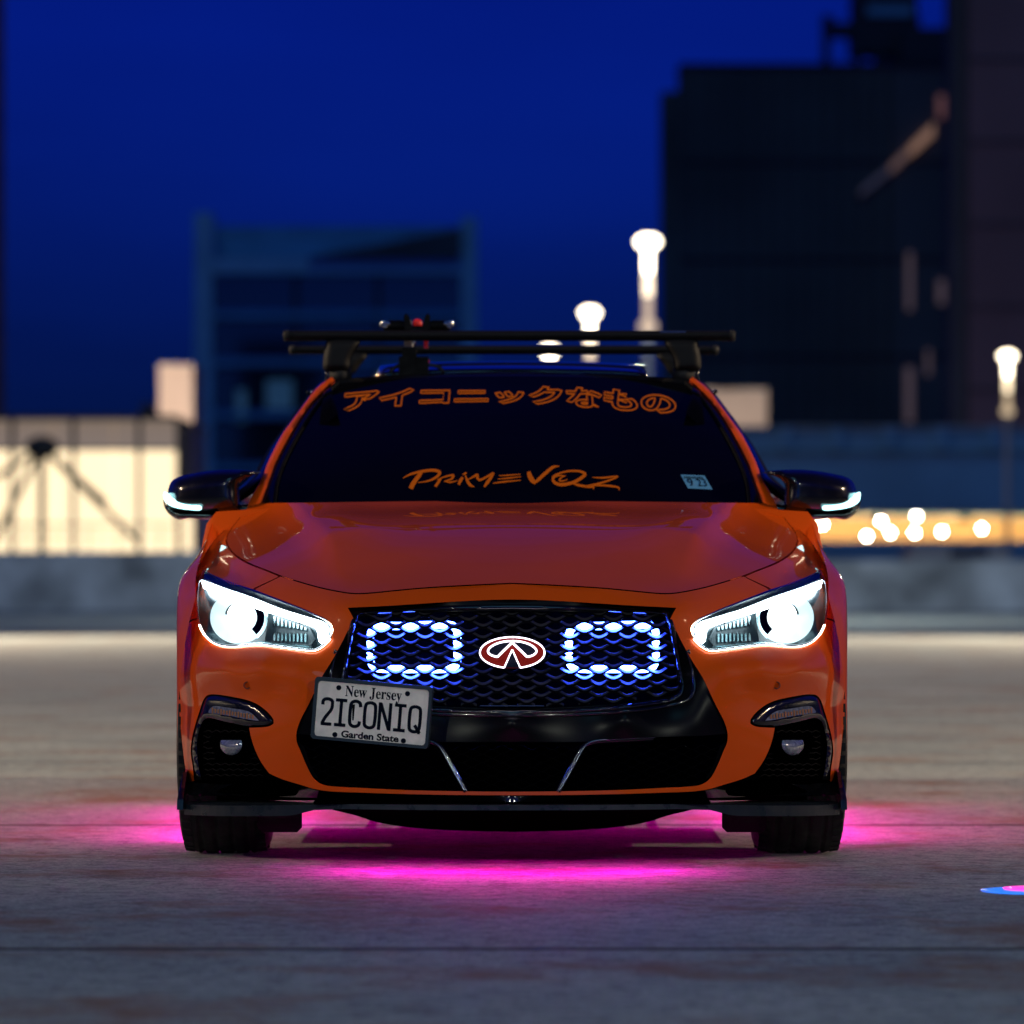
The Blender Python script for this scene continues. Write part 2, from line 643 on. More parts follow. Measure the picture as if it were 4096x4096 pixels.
def stroke_path(pts, seg=6.):
    """smooth a list of (x, y, width)"""
    xy = smooth([(p[0], p[1]) for p in pts], False, seg)
    d0 = np.concatenate([[0], np.cumsum(np.linalg.norm(np.diff(np.array([p[:2] for p in pts], float), axis=0), axis=1))])
    d1 = np.concatenate([[0], np.cumsum(np.linalg.norm(np.diff(xy, axis=0), axis=1))])
    return xy, np.interp(d1 / d1[-1], d0 / d0[-1], [p[2] for p in pts])

def text_mesh(body, offset=0., spacing=1.):
    """outline font text as flat 2D verts and faces"""
    cu = bpy.data.curves.new('lettering', 'FONT')
    cu.body = body
    cu.offset = offset
    cu.space_character = spacing
    cu.resolution_u = 5
    o = bpy.data.objects.new('lettering', cu)
    COL.objects.link(o)
    dg = bpy.context.evaluated_depsgraph_get()
    ev = o.evaluated_get(dg)
    m = ev.to_mesh()
    V = np.array([(v.co.x, v.co.y) for v in m.vertices])
    F = [tuple(p.vertices) for p in m.polygons]
    ev.to_mesh_clear()
    bpy.data.objects.remove(o)
    bpy.data.curves.remove(cu)
    return V, F

def boundary_loops(V, F):
    key = {}
    rep = []
    for i, v in enumerate(V):
        k = (round(v[0], 4), round(v[1], 4))
        rep.append(key.setdefault(k, i))
    cnt = {}
    for f in F:
        f = [rep[i] for i in f]
        for a, b in zip(f, f[1:] + f[:1]):
            if a != b:
                cnt[(a, b)] = cnt.get((a, b), 0) + 1
    nxt = {}
    for (a, b) in cnt:
        if (b, a) not in cnt:
            nxt.setdefault(a, []).append(b)
    loops = []
    while nxt:
        s = next(iter(nxt))
        l = [s]
        c = s
        while True:
            if c not in nxt: break
            b = nxt[c].pop()
            if not nxt[c]: del nxt[c]
            if b == s: break
            l.append(b)
            c = b
        if len(l) > 3:
            loops.append(V[l])
    return loops


# ================================================================== the setting
deck = box_obj('parking_deck', 'joint_sealant', None, -90, 90, -30, 73.2, -1.0, -0.0008)
tag(deck, 'pale stained concrete roof deck of a car park', kind='structure')
JOINT0, SLAB = 1.3, 4.37
k0 = int((-26 - JOINT0) // SLAB)
slab_mesh = None
yy = JOINT0 + k0 * SLAB
while yy < 72:
    y1 = min(yy + SLAB, 72.9)
    g = .036
    b = .0005
    mb = MB()
    a0, a1 = yy + g, y1 - g
    mb.add([(-90, a0, -.2), (90, a0, -.2), (90, a0, -b), (-90, a0, -b), (90, a0 + b, 0), (-90, a0 + b, 0),
            (90, a1 - b, 0), (-90, a1 - b, 0), (90, a1, -b), (-90, a1, -b), (90, a1, -.2), (-90, a1, -.2)],
           [(0, 1, 2, 3), (3, 2, 4, 5), (5, 4, 6, 7), (7, 6, 8, 9), (9, 8, 10, 11), (11, 10, 1, 0), (0, 3, 5, 7, 9, 11), (1, 10, 8, 6, 4, 2)])
    mb.build('concrete_slab', 'deck_concrete', deck)
    yy += SLAB
ground = add_mesh('ground', [(-1500, -400, -14), (1500, -400, -14), (1500, 1600, -14), (-1500, 1600, -14)], [(0, 1, 2, 3)], 'street')
tag(ground, 'dark street level far below the parking deck', kind='structure')

# parapet along the far edge of the deck, in cast panels
par = empty('parapet_wall', (0, 72.9, 0))
tag(par, 'low grey stained concrete parapet along the far edge of the deck', 'wall')
for i in range(30):
    x0 = -90 + i * 6
    h = 1.165 if x0 < 0 else 1.0
    m = MB()
    c = .03
    m.add([(x0 + .012, 0, 0), (x0 + 5.988, 0, 0), (x0 + 5.988, 0, h - c), (x0 + .012, 0, h - c),
           (x0 + .012, c, h), (x0 + 5.988, c, h), (x0 + 5.988, .22, h), (x0 + .012, .22, h), (x0 + .012, .22, 0), (x0 + 5.988, .22, 0)],
          [(0, 1, 2, 3), (3, 2, 5, 4), (4, 5, 6, 7), (7, 6, 9, 8), (0, 3, 4, 7, 8), (1, 9, 6, 5, 2)])
    m.build('panel', 'concrete_wall', par)

def far_box(name, mat, parent, px0, px1, py0, py1, dist, depth, front=0.):
    """box whose front face fills a photo rectangle at a distance"""
    a, b = at(px0, py1, dist - front), at(px1, py0, dist - front)
    return box_obj(name, mat, parent, a[0], b[0], a[1], a[1] + depth, a[2], b[2])

def thing(name, label, category, group=None, loc=(0, 0, 0)):
    return tag(empty(name, loc), label, category, group)

GB = YH + 14.8 * FPX      # py * dist of the street level, so that buildings reach the ground
def ground_py(dist): return YH + (ZC + 14) * FPX / dist

# ---- fence on the left part of the parapet
fence = thing('safety_fence', 'tall dark fence of thin posts and rails standing behind the parapet at left', 'fence')
FD = 86.
for px in (48, 292, 556, 718):
    far_box('post', 'steel_dark', fence, px - 9, px + 9, 1665, ground_py(FD), FD, .1)
for py, h in ((1668, 12), (1793, 9), (2094, 8), (2145, 5)):
    far_box('rail', 'steel_dark', fence, -700, 725, py, py + h, FD, .06, front=.12)
for px in (105, 225, 352, 470, 640):
    far_box('picket', 'steel_dark', fence, px - 2, px + 2, 2098, 2210, FD, .05, front=-.2)

# ---- branching steel column in front of the lit wall
tree = thing('branching_column', 'dark steel column with round node and four sloping struts before the lit wall', 'column')
TD = 92.
c0 = at(168, 1790, TD)
MB().lathe([(.001, .24), (.17, .22), (.34, .10), (.36, -.02), (.28, -.15), (.15, -.22), (.001, -.24)], tuple(c0), 'Z', 24).build('node', 'steel_dark', tree, True)
MB().tube([c0, (c0[0], c0[1], -14)], .075, 12).build('shaft', 'steel_dark', tree, True)
for q in ((560, 2175), (-110, 1970), (420, 2010), (-60, 2230)):
    e = at(*q, TD + (1.5 if q[0] > 300 else -1.))
    MB().tube([c0, e], .065, 8).build('strut', 'steel_dark', tree, True)

# ---- glowing wall at left
LD = 112.
lw = thing('lit_hall', 'low hall with glowing cream wall panels behind the fence at left', 'building')
for i, (a, b) in enumerate(((-560, -300), (-296, -36), (-32, 210), (214, 452), (456, 700))):
    far_box('wall_panel', 'lit_panel', lw, a, b, 1800, 2215, LD, .3)
    far_box('upper_panel', 'lit_panel_dim', lw, a, b, 1672, 1796, LD, .3)
far_box('base', 'concrete_wall', lw, -560, 700, 2216, ground_py(LD), LD, 12)
far_box('roof', 'steel_dark', lw, -565, 705, 1660, 1671, LD, 12, front=.3)
far_box('rear_wall', 'steel_dark', lw, -560, 700, 1672, 2215, LD + .8, 11)
far_box('end_panel', 'lit_panel', lw, 712, 768, 2060, 2215, LD, .3)
pier = thing('stair_pier', 'narrow pale wall pier lit pinkish beside the lit hall', 'building')
far_box('wall', 'pale_wall', pier, 636, 770, 1462, ground_py(118), 118, 4)
far_box('cap', 'concrete_wall', pier, 632, 774, 1456, 1462, 118, 4.1, front=.1)

# ---- dark sliver of a building at the left edge
ed = thing('corner_building', 'dark building edge cutting the left margin of the sky', 'building')
far_box('wall', 'dark_clad', ed, -1100, -237, -400, ground_py(160), 160, 20)
for i in range(9):
    far_box('floor_band', 'roof_steel', ed, -1100, -233, -200 + i * 230, -180 + i * 230, 160, 19, front=.15)
for i in range(8):
    far_box('window', 'dark_glass', ed, -800, -460, -150 + i * 230, 0 + i * 230, 160, .2, front=.1)

# ---- glazed block left of centre
GD = 320.
gb = thing('glazed_block', 'blue grey frame building with dark gridded glazing behind the car roof', 'building')
far_box('column', 'clad_pale', gb, 776, 850, 850, ground_py(GD), GD, 4)
far_box('column', 'clad_pale', gb, 1845, 1908, 868, ground_py(GD), GD, 4)
far_box('roof_screen', 'clad_blue', gb, 851, 1844, 905, 1030, GD, 3, front=-5.)
far_box('beam', 'clad_pale', gb, 851, 1844, 1032, 1094, GD, 15, front=.4)
wv = [at(px, py, GD - 1.) for px, py in ((1230, 1029), (1843, 1029), (1843, 912))]  # dark wedge put in for the shading on the roof screen
add_mesh('shade_wedge', wv + [p + np.array([0, 3., 0]) for p in wv], [(0, 1, 2), (5, 4, 3), (0, 3, 4, 1), (1, 4, 5, 2), (2, 5, 3, 0)], 'dark_clad', gb)
rows = ((1094, 1240), (1284, 1430), (1474, 1640), (1684, 1850), (1894, 2100), (2140, 2380))
for (y0, y1) in rows:
    for (x0, x1) in ((851, 1178), (1186, 1508), (1516, 1844)):
        far_box('window', 'dark_glass', gb, x0, x1, y0, y1, GD, 1., front=-.6)
    far_box('floor_band', 'clad_blue', gb, 851, 1844, y1 + 8, y1 + 34, GD, 14, front=.15)
for x in (1182, 1512):
    far_box('mullion', 'steel_dark', gb, x - 9, x + 9, 1095, 2380, GD, .4, front=-.1)
far_box('lit_room', 'cool_window', gb, 945, 985, 1560, 1690, GD, .2, front=-.45)
far_box('lit_room', 'cool_window', gb, 1065, 1170, 1520, 1636, GD, .2, front=-.45)
far_box('base', 'clad_blue', gb, 851, 1844, 2424, ground_py(GD), GD, 14)

# ---- big dark block at right
DD = 250.
db = thing('dark_block', 'large dark windowless block right of centre with plant on its roof', 'building')
far_box('wall', 'dark_clad', db, 2722, 3790, 262, ground_py(DD), DD, 5)
far_box('side_wing', 'dark_clad', db, 2648, 2721, 365, ground_py(DD), DD, 3.5, front=-1.2)
far_box('roof_edge', 'roof_steel', db, 2718, 3790, 252, 261, DD, 5, front=.2)
for (y0, y1) in ((640, 650), (1030, 1040), (1420, 1430)):
    far_box('cladding_joint', 'roof_steel', db, 2722, 3790, y0, y1, DD, .3, front=.12)
far_box('cornice', 'roof_steel', db, 3600, 3790, 110, 250, DD, 20, front=-2)
for (x0, x1, y0, y1) in ((3628, 3650, 1010, 1240), (3752, 3780, 1120, 1215), (3622, 3652, 1470, 1690), (3705, 3722, 1400, 1500), (3790, 3812, 1500, 1620)):
    far_box('window', 'dim_window', db, x0, x1, y0, y1, DD, .3, front=.15)
for i in range(13):                                            # vertical cladding ribs
    far_box('rib', 'roof_steel', db, 2760 + i * 66, 2768 + i * 66, 275, 1700, DD, .3, front=.25)
# slanting streak of light spill on the facade, put in as glowing strips
for (x0, y0, x1, y1, h, mm) in ((3640, 582, 3735, 490, 44, 'dim_streak'), (3560, 660, 3636, 586, 34, 'dim_streak_low'), (3440, 760, 3556, 664, 26, 'dim_streak_far')):
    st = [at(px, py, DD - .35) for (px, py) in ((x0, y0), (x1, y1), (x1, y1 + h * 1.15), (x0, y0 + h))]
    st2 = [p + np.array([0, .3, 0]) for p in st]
    add_mesh('light_streak', st + st2, [(0, 1, 2, 3), (4, 7, 6, 5), (0, 4, 5, 1), (1, 5, 6, 2), (2, 6, 7, 3), (3, 7, 4, 0)], mm, db)
far_box('light_streak', 'dim_streak_top', db, 3752, 3778, 380, 470, DD, .3, front=.2)

pl = thing('cooling_tower', 'black cooling tower frame standing on the roof of the dark block', 'roof plant')
far_box('casing', 'roof_steel', pl, 3412, 3680, 60, 206, DD, 4, front=-3)
far_box('fan_stack', 'roof_steel', pl, 3418, 3670, -60, 58, DD, 4, front=-3)
far_box('louvre', 'clad_blue', pl, 3470, 3650, 22, 62, DD, .3, front=-2.8)
far_box('duct', 'roof_steel', pl, 3330, 3412, 90, 140, DD, 2, front=-3)
far_box('mast', 'roof_steel', pl, 3288, 3322, 60, 258, DD, .5, front=-3)
far_box('bracket', 'roof_steel', pl, 3290, 3340, 66, 86, DD, .4, front=-2.6)
for x in (3420, 3500, 3580, 3652):
    far_box('leg', 'roof_steel', pl, x, x + 26, 206, 258, DD, 1, front=-3)

tw = thing('brick_tower', 'tall dark brownish tower filling the right margin', 'building')
far_box('wall', 'dark_clad_warm', tw, 3876, 4700, -500, ground_py(215), 215, 3.5)
far_box('corner_return', 'dark_clad', tw, 3800, 3875, -500, ground_py(215), 215, 2.6, front=-.8)
for i in range(7):
    far_box('course', 'dark_clad', tw, 3876, 4700, -100 + i * 330, -88 + i * 330, 215, .3, front=.1)

# ---- lit sign box before the dark block
sb = thing('pale_penthouse', 'pale lit box of a stair head right behind the car pillar', 'building')
far_box('wall', 'pale_wall', sb, 2760, 3068, 1562, 1768, 190, 5)
far_box('roof', 'concrete_wall', sb, 2756, 3072, 1556, 1561, 190, 5.1, front=.1)
far_box('base', 'clad_blue', sb, 2770, 3060, 1769, ground_py(190), 190, 5)

# ---- neighbouring car park at right with a warm open level
ND = 140.
np_ = thing('neighbour_garage', 'blue shaded car park across the street with warm open level and round lamps', 'building')
far_box('upper_wall', 'clad_blue', np_, 2900, 5200, 1712, 2046, ND, 16)
for i in range(7):
    x = 3120 + i * 208
    far_box('pilaster', 'clad_blue', np_, x, x + 46, 1712, 1800, ND, .2, front=.25)
far_box('coping', 'concrete_wall', np_, 2896, 5200, 1704, 1711, ND, 16, front=.2)
far_box('rail', 'steel_dark', np_, 2900, 5200, 1806, 1812, ND, .1, front=.2)
far_box('ceiling', 'concrete_wall', np_, 2900, 5200, 2047, 2054, ND, 15)
far_box('rear_wall', 'garage_wall', np_, 2900, 5200, 2055, 2200, ND + 12, 1)
far_box('lower_wall', 'clad_blue', np_, 2900, 5200, 2161, 2215, ND, 15, front=.1)
far_box('base', 'clad_blue', np_, 2900, 5200, 2216, ground_py(ND), ND, 14)
for (x, y) in ((3172, 2105), (3290, 2098), (3467, 2145), (3524, 2085), (3562, 2131), (3666, 2065), (3658, 2131), (3768, 2126), (3928, 2115)):
    c = at(x, y, ND + 4)
    o = MB().lathe([(.001, .04), (.03, .033), (.04, 0), (.03, -.033), (.001, -.04)], (0, 0, 0), 'Z', 12).build('round_lamp', 'bulb', np_, True)
    o.location = tuple(c)
def wall_fill(parent, loc, energy, color):  # added light with an invented housing, to brighten the walls near it
    ld = bpy.data.lights.new('fill_light', 'POINT')
    ld.energy = energy
    ld.color = color
    ld.shadow_soft_size = .2
    lo = bpy.data.objects.new('fill_light', ld)
    COL.objects.link(lo)
    lo.parent = parent
    lo.location = tuple(loc)
    m = MB().box(loc[0] - .2, loc[0] + .2, loc[1] - .55, loc[1] - .4, loc[2] - .15, loc[2] + .15).build('fill_housing', 'steel_dark', parent)
for x in (3150, 3500, 3850, 4200):
    wall_fill(np_, at(x, 2070, ND + 8), 900, (1., .62, .26))
wall_fill(pier, at(600, 1640, 113), 1500, (1., .74, .55))
wall_fill(sb, at(2900, 1850, 184), 600, (1., .78, .58))
wall_fill(sb, at(3020, 1850, 184), 600, (1., .78, .58))
van = thing('white_van', 'pale van roof blurred behind the right part of the parapet', 'van')
VD = 96.
far_box('body', 'pole_grey', van, 3640, 4040, 2190, 2400, VD, 2)
far_box('roof', 'pole_grey', van, 3660, 4020, 2182, 2190, VD, 1.8, front=-.1)
far_box('window', 'dark_glass', van, 3800, 3950, 2196, 2230, VD, .1, front=.06)


# ---- column lanterns
def lantern_proto():
    r = empty('lantern_post')
    MB().lathe([(.001, .11), (.10, .10), (.17, .06), (.19, .02), (.18, -.04), (.12, -.09), (.075, -.10)], (0, 0, 0), 'Z', 28).build('lamp_head', 'lantern_top', r, True)
    MB().lathe([(.062, -.10), (.066, -.13), (.066, -.48), (.062, -.5)], (0, 0, 0), 'Z', 20).build('upper_diffuser', 'lantern_top', r, True)
    MB().lathe([(.062, -.51), (.066, -.53), (.066, -.85), (.062, -.86)], (0, 0, 0), 'Z', 20).build('middle_diffuser', 'lantern_mid', r, True)
    MB().lathe([(.062, -.87), (.066, -.88), (.066, -1.22), (.062, -1.24)], (0, 0, 0), 'Z', 20).build('lower_diffuser', 'lantern_low', r, True)
    MB().lathe([(.07, -1.24), (.13, -1.27), (.145, -1.34), (.13, -1.41), (.07, -1.44)], (0, 0, 0), 'Z', 20).build('collar', 'lantern_low', r, True)
    MB().lathe([(.06, -1.44), (.065, -1.5), (.08, -24)], (0, 0, 0), 'Z', 14).build('pole', 'pole_grey', r, True)
    return r
LG = 'column lanterns lit around the car park'
proto = lantern_proto()
def place_lantern(loc, base_z, label, light=0., color=(1., .80, .56), aim=None, spread=80):
    global proto
    if proto.get('label') is None:
        r = proto
        kids = list(r.children)
    else:
        r = proto.copy(); COL.objects.link(r)
        kids = []
        for ch in [c for c in proto.children if c.type == 'MESH']:
            c = ch.copy(); COL.objects.link(c); c.parent = r
            kids.append(c)
    r.location = loc
    for c in kids:
        if c.name.startswith('pole'):
            L = loc[2] - base_z
            c.data = c.data.copy()
            for v in c.data.vertices:
                if v.co.z < -5: v.co.z = -L
    tag(r, label, 'street lamp', LG)
    if light:
        ld = bpy.data.lights.new('lantern_light', 'SPOT' if aim else 'POINT')
        ld.energy = light
        if aim:
            ld.spot_size = math.radians(spread)
            ld.spot_blend = .75
        ld.color = color
        ld.shadow_soft_size = .06
        lo = bpy.data.objects.new('lantern_light', ld)
        COL.objects.link(lo)
        lo.parent = r
        lo.location = (0, 0, -.3)
        if aim:
            lo.rotation_euler = (Vector(aim) - Vector(loc) - Vector((0, 0, -.3))).to_track_quat('-Z', 'Y').to_euler()
    return r
for (px, py, dist, base, lab) in ((2592, 968, 70, 0, 'tallest lit column lantern beside the dark block, right of the car roof'),
                                  (2360, 1252, 89, -14, 'second lit column lantern just left of the tallest one'),
                                  (2198, 1402, 104, -14, 'lit column lantern nearest the middle, its head between the roof bars'),
                                  (4030, 1425, 107, -14, 'lit column lantern at the right edge before the brown tower')):
    place_lantern(tuple(at(px, py, dist)), base, lab, 2600 if base == 0 else 0, (.9, 1., .92))
place_lantern((-15, 1.4, 5.6), 0, 'lit column lantern on the deck far to the left of the car', 12500, color=(1., .76, .5), aim=(0, 10.5, 0), spread=84)
place_lantern((15, 1.2, 5.6), 0, 'lit column lantern on the deck far to the right of the car', 12500, color=(1., .76, .5), aim=(0, 10.5, 0), spread=84)
place_lantern((-6, -15, 5.6), 0, 'lit column lantern behind the photographer, left', 1550, (.95, 1., .84), aim=(0, .2, .2), spread=52)
place_lantern((7, -16, 5.6), 0, 'lit column lantern behind the photographer, right', 1650, (.95, 1., .84), aim=(0, .2, .2), spread=52)
place_lantern((-8.5, 42, 5.6), 0, 'lit column lantern on the deck behind the car, out of view to the left', 8500, aim=(-1, 35, 0), spread=88)
place_lantern((9.5, 41, 5.6), 0, 'lit column lantern on the deck behind the car, out of view to the right', 8500, aim=(1, 34, 0), spread=88)


# ================================================================== the car
car = thing('sports_sedan', 'orange sedan facing the camera with lit headlights, black roof rack and magenta underglow', 'car')

# ---- hood: height field over (x, Y)
hood_ctrl = [(0, -.80, .736), (0, -.62, .799), (0, -.4, .856), (0, -.1, .907), (0, .2, .940), (0, .5, .963),
             (.39, -.77, .709), (.52, -.60, .728), (.643, -.36, .767), (.759, .05, .813), (.793, .25, .847), (.775, .5, .912), (.757, .60, .948),
             (.30, -.5, .818), (.42, -.3, .846), (.50, 0, .884), (.56, .3, .921), (.62, .52, .955), (.28, -.1, .900), (.3, .3, .942)]
hc = [(a, b, c) for a, b, c in hood_ctrl] + [(-a, b, c) for a, b, c in hood_ctrl if a]
hood_tps = TPS([(a, b) for a, b, _ in hc], [c for *_, c in hc], 2e-4)
def hood_z(x, Y):
    z = hood_tps(x, Y)
    # character lines that run from the pillars towards the corners of the grille
    xr = .40 + (Y + .75) * (.62 - .40) / 1.25
    d = (np.abs(x) - xr)
    z = z + .034 * np.exp(-(d / np.where(d > 0, .045, .15)) ** 2) * np.clip((Y + .74) / .45, 0, 1) ** 1.5
    return z
def solve_z(zf, y0=-1.25, y1=1.05, n=60):
    """depth at which the ray through a photo position meets a height field"""
    def dep(px, py):
        px, py = np.broadcast_arrays(np.asarray(px, float), np.asarray(py, float))
        sh = px.shape
        px, py = px.ravel(), py.ravel()
        Ys = np.linspace(y0, y1, n)
        p = P(px[:, None], py[:, None], Ys[None, :])
        f = p[..., 2] - zf(p[..., 0], np.broadcast_to(Ys, p.shape[:2]))
        neg = f <= 0
        k = np.where(neg.any(1), neg.argmax(1), n - 1)
        k = np.clip(k, 1, n - 1)
        lo, hi = Ys[k - 1].copy(), Ys[k].copy()
        for _ in range(22):
            m = .5 * (lo + hi)
            q = P(px, py, m)
            g = q[:, 2] - zf(q[:, 0], m)
            lo = np.where(g > 0, m, lo)
            hi = np.where(g > 0, hi, m)
        return (.5 * (lo + hi)).reshape(sh)
    return dep
hood_Y = solve_z(hood_z)

cut = [(2048, 2331), (1868, 2339), (1689, 2350), (1560, 2362), (1490, 2369), (1436, 2372), (1388, 2369), (1280, 2348), (1171, 2317), (1122, 2301), (1075, 2282),
       (1018, 2260), (975, 2240), (938, 2214), (916, 2188), (907, 2162)]
cut_s = smooth(cut, False, 10)
hood_left = np.concatenate([cut_s, smooth([(907, 2162), (914, 2135), (932, 2108), (958, 2074), (985, 2036), (1003, 2019)], False, 9)[1:],
                            smooth([(1003, 2019), (1060, 2013), (1200, 2011), (1600, 2006), (2048, 2003)], False, 14)[1:]])
hood = panel('hood', full(hood_left), hood_Y, 'orange_paint', car, step=22, ystep=11, thick=.025)

# ---- bumper and fender skin: depth over the photo plane
cutY = hood_Y(np.array([c[0] for c in cut], float), np.array([c[1] for c in cut], float))
skin_ctrl = [(c[0], c[1], y) for c, y in list(zip(cut, cutY))[::2]]
skin_ctrl += [(2048, 2398, -.845), (1700, 2408, -.838), (1391, 2431, -.815), (1330, 2400, -.75), (1230, 2390, -.65), (1100, 2350, -.49), (960, 2300, -.22),
              (1320, 2500, -.79), (1254, 2600, -.79), (1150, 2588, -.725), (1048, 2576, -.655), (945, 2582, -.565), (870, 2576, -.495), (810, 2520, -.41), (790, 2420, -.335),
              (816, 2284, -.10), (935, 2337, -.335), (1120, 2402, -.575), (1265, 2464, -.735),
              (727, 2355, -.02), (711, 2467, -.14), (708, 2600, -.24), (712, 2778, -.30), (730, 2980, -.345), (750, 3115, -.37),
              (777, 2279, .12), (808, 2241, .21), (826, 2207, .30), (857, 2164, .40), (904, 2118, .52), (946, 2083, .62), (870, 2260, .06),
              (1200, 2665, -.83), (1050, 2660, -.755), (900, 2660, -.635), (800, 2650, -.485), (748, 2640, -.35),
              (1330, 2639, -.83), (1190, 2900, -.835), (1100, 2760, -.765), (1000, 2760, -.70), (880, 2750, -.585), (800, 2760, -.475),
              (1094, 2890, -.775), (1000, 2930, -.71), (1060, 3060, -.745), (830, 2790, -.50), (772, 2960, -.435), (770, 3100, -.43), (860, 2960, -.58), (900, 3080, -.62),
              (1300, 3155, -.86), (1230, 3060, -.84), (1200, 3140, -.81), (1600, 3172, -.885), (2048, 3176, -.895), (2048, 2800, -.90), (1600, 2800, -.885)]
skin = tps_px(skin_ctrl, 2e-3)

HL_pts = [(816, 2284, 1), (845, 2301), (935, 2337), (1019, 2364), (1120, 2402), (1207, 2436), (1265, 2462), (1306, 2482), (1328, 2511), (1322, 2547), (1297, 2576),
          (1258, 2598), (1207, 2595), (1135, 2586), (1048, 2575), (990, 2577), (935, 2582), (885, 2578), (845, 2561), (812, 2525), (795, 2475), (789, 2413), (790, 2359), (800, 2315)]
HL = smooth(HL_pts, True, 8)
def between(loop, a, b):
    """part of a closed loop from the point nearest a to the point nearest b, walking forward"""
    i = int(np.argmin(np.linalg.norm(loop - np.array(a, float), axis=1)))
    j = int(np.argmin(np.linalg.norm(loop - np.array(b, float), axis=1)))
    return loop[i:j + 1] if j >= i else np.concatenate([loop[i:], loop[:j + 1]])
def grow(loop, e):
    """offset a closed loop outwards by e pixels"""
    t = np.roll(loop, -1, 0) - np.roll(loop, 1, 0)
    t /= np.linalg.norm(t, axis=1)[:, None] + 1e-9
    s = np.sign(area2(loop))
    return loop + np.stack([t[:, 1], -t[:, 0]], -1) * e * s
HLo = grow(HL, 4)

cut_low = cut_s + np.array([0, 5.0])
i_seam = int(np.argmin(np.abs(cut_low[:, 0] - 1120)))
fog_edge = smooth([(776, 3124, 1), (771, 3069), (763, 3011), (766, 2964), (778, 2910), (797, 2848), (813, 2801), (828, 2782), (855, 2777), (917, 2785), (991, 2801), (1034, 2820),
                   (1073, 2851), (1094, 2879), (1095, 2893), (1073, 2906), (1034, 2910), (997, 2911, 1), (1005, 2952), (1022, 3003), (1045, 3049), (1077, 3094, 1)], False, 10)
bottom_edge = smooth([(1077, 3094), (1127, 3116), (1205, 3140), (1263, 3157), (1330, 3166), (1433, 3170), (1619, 3176), (1833, 3180), (2048, 3181)], False, 16)
bumper_left = np.concatenate([cut_low[:i_seam + 1],
                              smooth([(1119, 2308), (1021, 2356)], False, 10)[1:-1],
                              between(HLo, (1019, 2360), (791, 2476)),
                              smooth([(790, 2478), (764, 2486), (738, 2512), (722, 2530), (709, 2547)], False, 10)[1:],
                              smooth([(709, 2547), (708, 2612), (709, 2685), (713, 2793), (722, 2902), (731, 2990), (741, 3069), (755, 3127)], False, 14)[1:],
                              fog_edge, bottom_edge[1:]])
mask_left = np.concatenate([smooth([(2048, 2398), (1945, 2400), (1759, 2410), (1573, 2422), (1391, 2431)], False, 16),
                            smooth([(1391, 2431), (1403, 2452), (1417, 2480)], False, 10)[1:],
                            smooth([(1417, 2480), (1386, 2536), (1330, 2639), (1284, 2713), (1237, 2812), (1200, 2884), (1186, 2930), (1187, 2968), (1202, 3004), (1226, 3062), (1254, 3112), (1290, 3138), (1350, 3147),
                                    (1433, 3151), (1619, 3160), (1833, 3165), (2048, 3167)], False, 12)[1:]])
bumper = panel('front_bumper', full(bumper_left), skin, 'orange_paint', car, holes=[full(mask_left)], step=20, thick=.03)

# fenders
fender_left = np.concatenate([smooth([(1114, 2307), (1015, 2353)], False, 10),
                              between(HLo, (1012, 2358), (1012, 2358))[:0],
                              between(HLo, (816, 2281), (1014, 2360))[::-1],
                              between(HLo, (790, 2470), (808, 2295))[::-1][::-1][::-1],
                              smooth([(787, 2472), (761, 2480), (735, 2506), (718, 2524), (708, 2538)], False, 10),
                              smooth([(709, 2530), (711, 2467), (718, 2402), (728, 2353), (746, 2322), (777, 2279), (808, 2241), (826, 2207), (857, 2164), (904, 2116), (946, 2080), (975, 2042)], False, 12),
                              smooth([(979, 2042), (952, 2078), (927, 2110), (909, 2136), (902, 2163)], False, 9),
                              smooth([(902, 2163), (911, 2190), (934, 2219), (972, 2246), (1016, 2266), (1073, 2288), (1114, 2305)], False, 9)[1:-1]])
for mir in (False, True):
    panel('fender', fender_left, skin, 'orange_paint', car, step=18, thick=.03, mirror=mir)
    sgn = 1 if mir else -1
    # side of the fender over the wheel
    ny, nz = 26, 9
    vs, fs = [], []
    for i in range(ny):
        Y = -.40 + i * .92 / (ny - 1)
        za = .335 + math.sqrt(max(.385 ** 2 - Y ** 2, 0)) if abs(Y) < .385 else .20
        zt = .70 + .20 * min(1, max(0, (Y + .4) / .9))
        for j in range(nz):
            t = j / (nz - 1)
            z = za + (zt - za) * t
            x = .902 - .05 * t ** 3 - .02 * max(0, (-Y) / .4) ** 2
            vs.append((sgn * x, Y, z))
    for i in range(ny - 1):
        for j in range(nz - 1):
            fs.append((i * nz + j, i * nz + j + 1, (i + 1) * nz + j + 1, (i + 1) * nz + j))
    add_mesh('fender_side', vs, fs, 'orange_paint', car, True)

